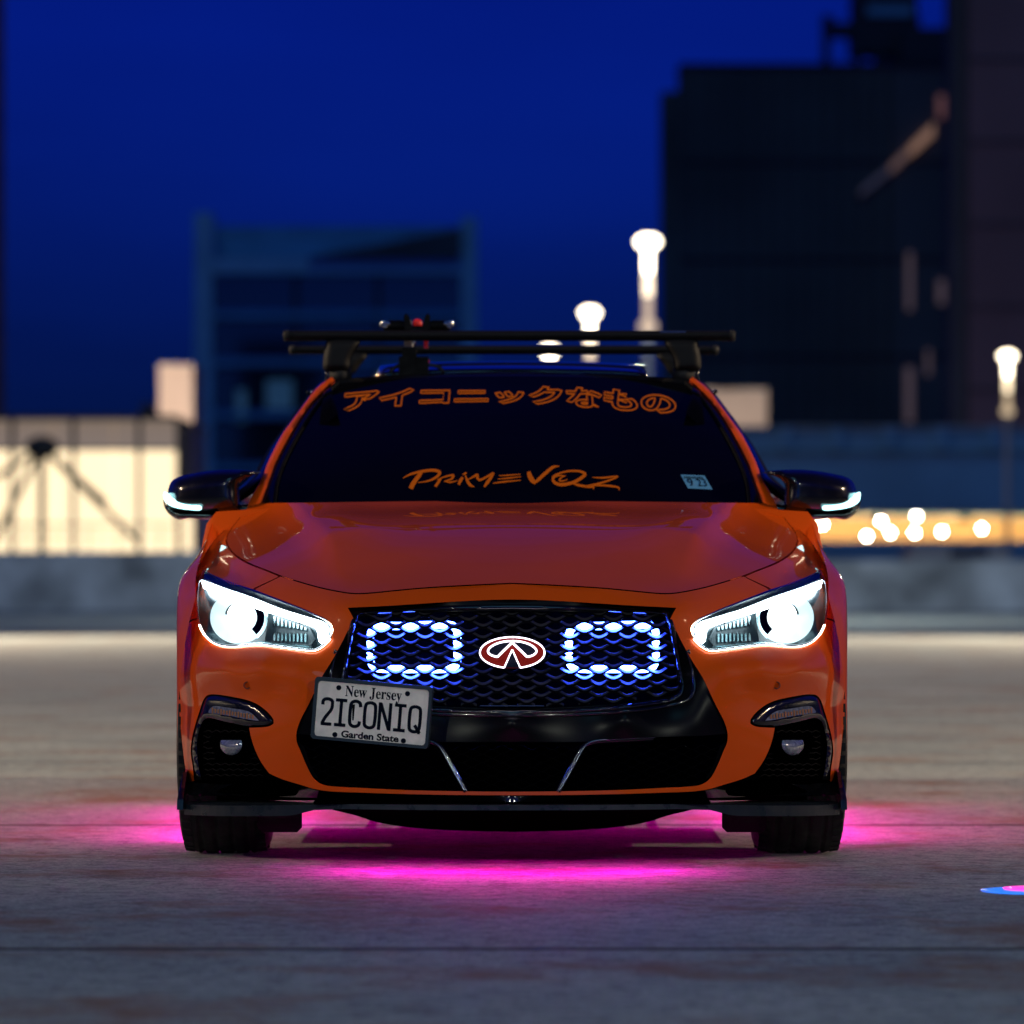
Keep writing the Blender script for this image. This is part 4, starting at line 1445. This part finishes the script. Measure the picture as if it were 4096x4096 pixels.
for Y in (0., 2.85):
    for x in (-.773, .773):
        wheel(x, Y)

# ---- windshield, pillars, roof
def shield(px, py):
    px, py = np.broadcast_arrays(np.asarray(px, float), np.asarray(py, float))
    Y = np.full(px.shape, .8)
    for _ in range(30):
        p = P(px, py, Y)
        zz = np.clip((p[..., 2] - .965) / .40, -.4, 1.4)
        Y = .455 + .70 * zz + .12 * zz ** 2 + .36 * p[..., 0] ** 2
    return Y
inner = [(1046, 2010), (1081, 1912), (1103, 1850), (1162, 1737), (1224, 1637), (1282, 1571), (1336, 1519)]
outer = [(988, 2030), (1017, 1972), (1050, 1912), (1073, 1850), (1131, 1737), (1173, 1679), (1216, 1621), (1266, 1555), (1326, 1509)]
ws_bot = smooth([(2048, 2014), (1600, 2017), (1200, 2022), (1080, 2026), (1046, 2026)], False, 24)
ws_top = smooth([(1336, 1519), (1500, 1507), (1750, 1498), (2048, 1495)], False, 20)
frame_left = np.concatenate([ws_bot[::1], smooth([(1046, 2026)] + inner, False, 16)[1:], ws_top[1:]])[::-1]
panel('windshield_frame', full(frame_left), lambda a, b: shield(a, b) + .004, 'gloss_black', car, step=50, thick=.02)
gl = np.concatenate([smooth([(2048, 2014), (1600, 2017), (1200, 2022), (1110, 2024)], False, 24), smooth([(1110, 2024), (1120, 1930), (1150, 1850), (1205, 1745), (1262, 1650), (1318, 1580), (1366, 1536)], False, 16)[1:],
                     smooth([(1366, 1536), (1520, 1520), (1770, 1510), (2048, 1507)], False, 20)[1:]])[::-1]
glass = panel('windshield', full(gl), lambda a, b: shield(a, b) - .003, 'tinted_glass', car, step=40, thick=.006)
for mir in (False, True):
    pil = np.concatenate([smooth(outer, False, 12), smooth(inner[::-1], False, 12), np.array([(1030, 2030.)])])
    panel('front_pillar', pil, lambda a, b: shield(a, b) - .012 + .00 * np.asarray(a, float), 'orange_paint', car, step=10, mirror=mir, thick=.05, pillow=(22, .016))
    q = smooth([(1098, 2022), (1108, 1935), (1135, 1855), (1190, 1745), (1248, 1650), (1302, 1580), (1352, 1528)], False, 14)
    if mir: q = flip(q)
    MB().tube(P(q[:, 0], q[:, 1], shield(q[:, 0], q[:, 1]) - .004), .0055, 8).build('glass_seal', 'satin_black', car, True)

def roof_z(x, Y):
    t = np.clip((Y - 1.27) / .60, -.3, 4)
    return 1.358 + .034 * (1 - (1 - np.clip(t, -.3, 1)) ** 2) - .03 * np.clip((Y - 2.2) / 1.2, 0, 2) ** 2 - .060 * (np.abs(x) / .56) ** 2.4
nx, ny = 31, 26
vs, fs = [], []
for j in range(ny):
    Y = 1.262 + j * 1.9 / (ny - 1)
    hwid = .565 + .03 * math.sin(min(1, j / 12) * math.pi / 2)
    for i in range(nx):
        x = -hwid + 2 * hwid * i / (nx - 1)
        vs.append((x, Y + .34 * x * x * max(0, 1 - j / 10), float(roof_z(x, Y))))
for j in range(ny - 1):
    for i in range(nx - 1):
        fs.append((j * nx + i, j * nx + i + 1, (j + 1) * nx + i + 1, (j + 1) * nx + i))
add_mesh('roof', vs, fs, 'roof_black', car, True)
# tilted sunroof panel
vs, fs = [], []
nx, ny = 27, 8
for j in range(ny):
    for i in range(nx):
        u = -1 + 2 * i / (nx - 1)
        x = .415 * u
        Y = 1.50 + j * .064
        z = float(roof_z(0, Y)) - .009 * u ** 2 - .004 * u ** 8 + .003 + .036 * (j / (ny - 1))
        vs.append((x, Y, z))
for j in range(ny - 1):
    for i in range(nx - 1):
        fs.append((j * nx + i, j * nx + i + 1, (j + 1) * nx + i + 1, (j + 1) * nx + i))
n = len(vs)
vs += [(a, b, c - .012) for a, b, c in vs]
fs += [tuple(n + k for k in f[::-1]) for f in fs]
for j in range(ny - 1):
    for i in (0, nx - 1):
        q = (j * nx + i, (j + 1) * nx + i, n + (j + 1) * nx + i, n + j * nx + i)
        fs.append(q if i == 0 else q[::-1])
for i in range(nx - 1):
    fs.append((i + 1, i, n + i, n + i + 1))
    k = (ny - 1) * nx
    fs.append((k + i, k + i + 1, n + k + i + 1, n + k + i))
add_mesh('sunroof', vs, fs, 'roof_black', car, True)

# greenhouse and body sides behind the front
def loft(name, mat, secs):
    vs, fs = [], []
    k = len(secs[0][1])
    for Y, sec in secs:
        vs += [(x, Y, z) for x, z in sec]
    for j in range(len(secs) - 1):
        for i in range(k - 1):
            fs.append((j * k + i, j * k + i + 1, (j + 1) * k + i + 1, (j + 1) * k + i))
    fs.append(tuple(range(k))[::-1])
    return add_mesh(name, vs, fs, mat, car, True)
gh = [(.865, .93), (.835, 1.01), (.80, 1.065), (.748, 1.157), (.691, 1.237), (.629, 1.320), (.594, 1.352), (.57, 1.362)]
for s in (-1, 1):
    secs = []
    for Y, f, dz in ((1.02, .90, -.13), (1.25, .955, -.045), (1.45, .985, -.012), (1.7, 1., 0), (2.1, 1., 0), (2.5, .985, -.005), (2.9, .95, -.03), (3.2, .9, -.12)):
        secs.append((Y, [(s * (x * f if x < .82 else x), z + dz * (z - .93) / .43) for x, z in gh]))
    loft('side_glass', 'tinted_glass', secs)
    # bright window trim along the top
    MB().tube([(s * (.62 * f + .012), Y, 1.325 + dz) for Y, f, dz in ((1.45, .985, -.012), (1.7, 1., 0), (2.1, 1., 0), (2.6, .98, -.01))], .006, 6).build('window_trim', 'gloss_black', car, True)
    body = []
    for Y, g in ((.52, 0), (.9, .0), (1.6, .0), (2.4, 0), (3.2, -.01), (3.7, -.05), (3.92, -.12)):
        body.append((Y, [(s * (.80 + g), .17), (s * (.87 + g), .22), (s * (.893 + g), .40), (s * (.897 + g), .62), (s * (.888 + g), .80), (s * (.868 + g), .90), (s * (.84 + g), .935), (s * (.60 + g), .95)]))
    loft('body_side', 'orange_paint', body)
box_obj('floor_pan', 'matt_black', car, -.78, .78, -.35, 3.8, .16, .22)
box_obj('cabin_floor', 'matt_black', car, -.62, .62, .5, 3.6, .225, .90)
for s in (-1, 1):                                             # wheel arch liners
    box_obj('arch_liner', 'matt_black', car, *sorted((s * .60, s * .64)), -.36, .42, .22, .70)
box_obj('engine_bay', 'matt_black', car, -.55, .55, -.62, .40, .23, .66)

# ---- lettering on the windshield
def decal(name, V, F, mat, lift=.006, par=glass):
    Y = shield(V[:, 0], V[:, 1]) - lift
    pts = P(V[:, 0], V[:, 1], Y)
    return add_mesh(name, pts, F, mat, par)
Vt, Ft = text_mesh('アイコニックなもの', .032, .92)
xs_all = Vt[:, 0]
lo, hi = xs_all.min(), xs_all.max()
def jp_map(v):
    u = (v[:, 0] - lo) / (hi - lo)
    top = np.interp(u, [0, .12, .3, .5, .62, .75, .88, 1.], [1572, 1557, 1556, 1555, 1550, 1556, 1566, 1584])
    base = np.interp(u, [0, .12, .3, .5, .62, .75, .88, 1.], [1645, 1627, 1614, 1610, 1617, 1630, 1645, 1656])
    t = (v[:, 1] + .07) / .86
    shear = (.5 - u) * 26 * (t - .5)
    return np.stack([1376 + u * 1326 + shear, base + (top - base) * t], -1)
loops = boundary_loops(Vt, Ft)
VV, FF = [], []
for l in loops:
    q = jp_map(l)
    d = np.linalg.norm(q - np.roll(q, 1, 0), axis=1)
    q = q[d > .6]
    if len(q) < 4: continue
    V, F = ribbon2d(q, 5.8, True)
    k = len(VV)
    VV += [tuple(v) for v in V]; FF += [tuple(i + k for i in f) for f in F]
decal('banner_lettering', np.array(VV), FF, 'orange_vinyl')
prime = [[(155, 72, 18), (138, 95, 24), (118, 120, 26), (100, 150, 28), (92, 168, 26)],
         [(46, 106, 4), (90, 84, 12), (160, 66, 16), (225, 60, 17), (262, 72, 18), (245, 98, 15), (195, 122, 10), (135, 132, 4)],
         [(272, 104, 10), (255, 128, 16), (236, 156, 16)], [(245, 116, 4), (295, 97, 9), (342, 90, 14), (332, 110, 13), (288, 124, 5)], [(286, 124, 5), (325, 130, 10), (366, 120, 4)],
         [(396, 100, 14), (384, 120, 20), (372, 144, 14)], [(396, 86, 8), (412, 78, 13), (420, 74, 6)],
         [(412, 88, 6), (422, 118, 16), (440, 146, 18), (466, 158, 3)], [(425, 116, 6), (452, 102, 10), (482, 86, 15), (482, 104, 16), (495, 117, 14), (530, 102, 12), (575, 76, 14)], [(578, 74, 12), (562, 102, 18), (540, 132, 20), (522, 158, 10)],
         [(608, 92, 4), (660, 89, 8), (736, 83, 5)], [(600, 112, 4), (660, 106, 9), (738, 98, 5)], [(573, 136, 5), (640, 127, 11), (738, 118, 5)],
         [(782, 68, 20), (790, 95, 28), (806, 122, 28), (822, 138, 12)], [(812, 138, 14), (842, 112, 20), (880, 78, 20), (925, 42, 18), (964, 35, 3)],
         [(998, 92, 4), (950, 92, 12), (925, 108, 15), (935, 132, 18), (975, 144, 20), (1040, 132, 18), (1092, 104, 20), (1112, 82, 18), (1080, 66, 13), (1010, 66, 11), (945, 84, 10), (918, 98, 3)],
         [(1000, 92, 4), (972, 104, 9), (962, 120, 10), (985, 122, 8), (1012, 112, 4)], [(1020, 128, 4), (1070, 146, 15), (1130, 156, 15), (1164, 160, 10), (1158, 173, 3)],
         [(1156, 102, 4), (1215, 104, 11), (1304, 96, 9), (1262, 116, 11), (1190, 138, 12), (1112, 152, 6)], [(1110, 151, 5), (1190, 148, 11), (1262, 152, 13), (1310, 162, 10), (1312, 178, 3)]]
VV, FF = [], []
for st in prime:
    xy, w = stroke_path([(1580 + a / 1.4636, 1840 + b / 1.4636, c / 1.4636) for a, b, c in st], 4.)
    V, F = ribbon2d(xy, w)
    k = len(VV)
    VV += [tuple(v) for v in V]; FF += [tuple(i + k for i in f) for f in F]
decal('name_lettering', np.array(VV), FF, 'orange_vinyl')
st = np.array([(2722, 1898), (2818, 1902), (2850, 1958), (2752, 1953)], float)
sticker = decal('inspection_sticker', st, [(0, 1, 2, 3)], 'sticker_blue', .005)
def sticker_text(s, x0, x1, y0, y1):
    V, F = text_mesh(s, .0)
    a, b = V.min(0), V.max(0)
    v = (V[:, 1] - a[1]) / (b[1] - a[1])
    V = np.stack([x0 + (V[:, 0] - a[0]) / (b[0] - a[0]) * (x1 - x0) - 12 * (v - .5), y1 + (y0 - y1) * v], -1)
    decal('sticker_print', V, F, 'plate_ink', .007, sticker)
sticker_text('9', 2752, 2772, 1914, 1944)
sticker_text('23', 2788, 2826, 1915, 1945)
for y in (1905, 1910):
    decal('sticker_print', np.array([(2734, y), (2812, y + 2.5), (2813, y + 5), (2735, y + 2.5)]), [(0, 1, 2, 3)], 'plate_ink', .007, sticker)
# rear-view mirror behind the glass and its sensor foot
c = P(2150, 1700, 1.02)
# ---- door mirrors
for mir in (True, False):
    dm = empty('door_mirror'); dm.parent = car
    fl = not mir                                               # outlines below are those of the right mirror
    cap = smooth([(3051, 1889, 1), (3090, 1884), (3155, 1880), (3220, 1881), (3285, 1888), (3340, 1898), (3385, 1910), (3409, 1926), (3420, 1950), (3424, 1970), (3430, 2000), (3420, 2034), (3380, 2048), (3300, 2052), (3200, 2050), (3137, 2046, 1), (3139, 1990), (3142, 1945), (3132, 1924), (3112, 1908), (3080, 1897)], True, 8)
    panel('cap', cap, lambda a, b: .66 + .10 * ((np.abs(np.asarray(a, float) - 2048) - 1090) / 300) ** 2 + 0 * np.asarray(b, float), 'gloss_black', dm, step=9, mirror=fl, thick=.14, pillow=(58, .075))
    low = smooth([(3136, 2044, 1), (3200, 2049), (3300, 2050), (3385, 2046), (3432, 2020), (3441, 1996), (3437, 2028), (3418, 2056), (3384, 2076), (3340, 2072), (3290, 2076), (3210, 2081), (3150, 2084), (3115, 2084), (3106, 2072), (3088, 2030, 1), (3118, 2038)], True, 8)
    panel('lower_shell', low, lambda a, b: .665 + .10 * ((np.abs(np.asarray(a, float) - 2048) - 1090) / 300) ** 2 + 0 * np.asarray(b, float), 'gloss_black', dm, step=8, mirror=fl, thick=.13, pillow=(22, .05))
    led = smooth([(3288, 2032), (3296, 2022), (3330, 2020), (3370, 2012), (3405, 1992), (3426, 1972), (3440, 1968), (3442, 1984), (3436, 2006), (3412, 2024), (3378, 2034), (3330, 2040), (3296, 2041)], True, 7)
    led = grow(led, -2.2)
    panel('indicator_strip', led, lambda a, b: .592 + .10 * ((np.abs(np.asarray(a, float) - 2048) - 1090) / 300) ** 2 + 0 * np.asarray(b, float), 'mirror_led', dm, step=7, mirror=fl, thick=.06, pillow=(8, .008))
    s = 1 if mir else -1
    a = P(3060, 2035, .70); b = P(3150, 2062, .70)
    MB().tube([(s * a[0] - s * .03, .72, a[2]), (s * (a[0] + b[0]) / 2, .70, (a[2] + b[2]) / 2 + .004), (s * b[0] + s * .03, .69, b[2] + .004)], [.020, .021, .02], 10).build('arm', 'gloss_black', dm, True)
    tri_ = np.array([(3010, 1915), (3046, 1925), (3052, 1936), (3060, 2010), (3040, 2010)], float)
    panel('sail_trim', tri_, lambda a, b: .86 + 0 * np.asarray(a, float) * np.asarray(b, float), 'gloss_black', dm, step=20, mirror=fl, thick=.05)

# ---- roof rack
rack = empty('roof_rack'); rack.parent = car
for (px0, px1, py, Y, h) in ((1152, 2922, 1343, 1.45, 42), (1174, 2856, 1400, 2.12, 36)):
    a, b = P(px0, py, Y), P(px1, py, Y)
    hz = h / FPX * (DIST + Y) / 2
    prof = []
    for k in range(16):                                        # aero section
        t = 2 * math.pi * k / 16
        prof.append((.036 * math.cos(t), hz * (abs(math.sin(t)) ** .8) * (1 if math.sin(t) >= 0 else -1)))
    m = MB()
    n = len(prof)
    for (x, ins) in ((a[0], 1), (a[0] + .002, 1), (b[0] - .002, 1), (b[0], 1)):
        m.v += [(x, Y + p, a[2] + q) for p, q in prof]
    for j in range(3):
        for i in range(n):
            m.f.append((j * n + i, j * n + (i + 1) % n, (j + 1) * n + (i + 1) % n, (j + 1) * n + i))
    bar = m.build('cross_bar', 'rack_black', rack)
    for x, s in ((a[0], -1), (b[0], 1)):
        m = MB()
        sc = 1.06
        for (dx, k) in ((-.004, 1.08), (.006, 1.08), (.014, .9)):
            m.v += [(x + s * dx, Y + p * k, a[2] + q * k) for p, q in prof]
        for j in range(2):
            for i in range(n):
                m.f.append((j * n + i, j * n + (i + 1) % n, (j + 1) * n + (i + 1) % n, (j + 1) * n + i))
        m.f.append(tuple(range(2 * n, 3 * n)))
        m.build('end_cap', 'rubber', bar)
    if Y < 1.6:
        c = P(2640, py - h * .30, Y)
        for k in range(9):                                     # embossed mark on the bar
            x = c[0] + k * .0088
            MB().box(x, x + .006, Y - .032, Y - .026, c[2] - .003, c[2] + .003).build('bar_mark', 'dark_chrome', bar)
    for s in (-1, 1):
        fo = empty('rack_foot'); fo.parent = rack
        # cover: tapering tower seen from the front
        o = np.array([(1312, 1362), (1438, 1362), (1425, 1395), (1404, 1430), (1390, 1480), (1330, 1484), (1296, 1478), (1293, 1440), (1300, 1400)], float)
        if Y > 2:
            o = np.array([(1330, 1414), (1470, 1414), (1440, 1460), (1410, 1496), (1350, 1500), (1318, 1490), (1320, 1450)], float)
        panel('foot_cover', smooth([tuple(p) for p in o], True, 10), lambda a_, b_: Y - .03 + 0 * np.asarray(a_, float) * np.asarray(b_, float), 'rack_black', fo, step=12, mirror=s > 0, thick=.07, pillow=(26, .02))
        p0 = P(1362 if s < 0 else 4096 - 1362, 1498, Y)
        MB().lathe([(.001, .022), (.03, .020), (.036, .005), (.034, -.02), (.001, -.022)], tuple(p0), 'Z', 16).build('foot_pad', 'rubber', fo, True)
        q = [P(1306 if s < 0 else 4096 - 1306, y, Y) for y in (1468, 1500, 1530)]
        if Y < 2:
            MB().tube([tuple(v) for v in q], [.006, .004, .005], 8).build('clamp_hook', 'gloss_black', fo, True)

# ---- underglow strips
ug = [((-.46, -.795, .1695), (.46, -.795, .1695)), ((-.835, .50, .15), (-.835, 2.4, .15)), ((.835, .50, .15), (.835, 2.4, .15))]
for a, b in ug:
    MB().tube([a, ((a[0] + b[0]) / 2, (a[1] + b[1]) / 2, a[2]), b], .006, 8).build('underglow_strip', 'magenta_led', car, True)

for s in (-1, 1):
    box_obj('sill_blocker', 'matt_black', car, *sorted((s * .79, s * .80)), .42, 1.15, .075, .172)  # unseen plates added to keep the side glow from under the middle
box_obj('strip_blocker', 'matt_black', car, -.5, .5, -.90, -.62, .1785, .184)  # unseen plate added so the strip does not light the intake

# ---- bicycle carrier standing on the roof
bc = thing('bike_mount', 'small black fork-clamp bike mount with red reflector standing on the car roof', 'bike mount')
BY = 1.50
def bz(px, py, Y=BY): return tuple(P(px, py, Y))
zr = float(roof_z(-.31, BY))
MB().tube([bz(1656, 1438), bz(1656, 1362), bz(1660, 1330)], [.009, .008, .012], 10).build('upright', 'chrome', bc, True)
c = bz(1655, 1470)
MB().box(c[0] - .045, c[0] + .045, BY - .05, BY + .05, zr - .004, c[2] + .03).box(c[0] - .035, c[0] + .01, BY - .056, BY - .04, c[2] - .03, c[2] + .06).build('base_block', 'satin_black', bc)
c1 = bz(1672, 1308)
MB().tube([bz(1536, 1312), bz(1600, 1316), bz(1672, 1318), bz(1740, 1316), bz(1796, 1310)], [.007, .009, .012, .009, .007], 10).build('crossbar', 'satin_black', bc, True)
for s in (-1, 1):
    cx = 1668
    V_ = [(cx + s * 6, 1322), (cx + s * 24, 1298), (cx + s * 34, 1262), (cx + s * 44, 1254), (cx + s * 52, 1264), (cx + s * 50, 1318)]
    V_ = np.array(V_ if s < 0 else V_[::-1], float)
    panel('clamp_jaw', V_, lambda a, b: BY - .02 + 0 * np.asarray(a, float) * np.asarray(b, float), 'satin_black', bc, step=20, thick=.03)
    for k, (dx, dy, r) in enumerate(((132, 1292, .011), (116, 1294, .009), (140, 1300, .006), (128, 1306, .007))):
        c = bz(cx + s * dx, dy, BY - .01)
        MB().lathe([(.001, .008), (r, .006), (r, -.006), (.001, -.008)], c, 'Y', 12).build('bolt', 'chrome', bc, True)
    c = bz(cx + s * 92, 1302)
    MB().lathe([(.014, -.03), (.017, -.02), (.017, .02), (.014, .03)], c, 'X', 12).build('lever_pivot', 'satin_black', bc, True)
    c = [bz(cx + s * 92, y, BY - .045) for y in (1325, 1342, 1362)]
    MB().tube(c, [.003, .005, .003], 6).build('skewer', 'chrome', bc, True)
    q = smooth([(cx + s * 40, 1460), (cx + s * 70, 1462), (cx + s * 92, 1472), (cx + s * 108, 1490)], False, 8)
    MB().tube(P(q[:, 0], q[:, 1], BY - .03), .0055, 8).build('strap_arm', 'rubber', bc, True)
    q = P([cx + s * 60, cx + s * 100], [1508, 1506], BY - .04)
    MB().tube([tuple(v) for v in q], [.008, .010], 8).build('strap_end', 'rubber', bc, True)
c = bz(1670, 1294, BY + .03)
MB().lathe([(.001, .010), (.012, .008), (.015, 0), (.012, -.008), (.001, -.010)], c, 'Y', 14).build('red_reflector', 'red_lens', bc, True)
for (px, py, w_, h_, mm) in ((1638, 1304, 8, 22, 'pale_part'), (1630, 1376, 14, 16, 'pale_part'), (1704, 1374, 8, 18, 'red_lens'), (1710, 1446, 8, 6, 'red_lens')):
    a, b = bz(px - w_, py + h_, BY + .02), bz(px + w_, py - h_, BY + .02)
    MB().box(a[0], b[0], BY + .015, BY + .03, a[2], b[2]).build('coloured_pad', mm, bc)

# ---- patch of coloured light, put in as glowing discs on the deck at the right margin
pk = thing('glow_patch', 'glowing discs for a patch of blue and pink light on the concrete at the right edge', 'light')
pc_ = P(4120, 3566, 13434. / (3566 - YH) - DIST)
m = MB().lathe([(.115, 0), (.118, .002), (.10, .004), (.06, .005), (.001, .005)], (0, 0, 0), 'Z', 32)
pko = m.build('blue_ring', 'patch_blue', pk, True)
pko.location = (pc_[0], pc_[1], .001)
m = MB().lathe([(.072, .004), (.074, .008), (.04, .009), (.001, .009)], (0, 0, 0), 'Z', 28)
pko = m.build('pink_core', 'patch_pink', pk, True)
pko.location = (pc_[0] + .01, pc_[1], .001)
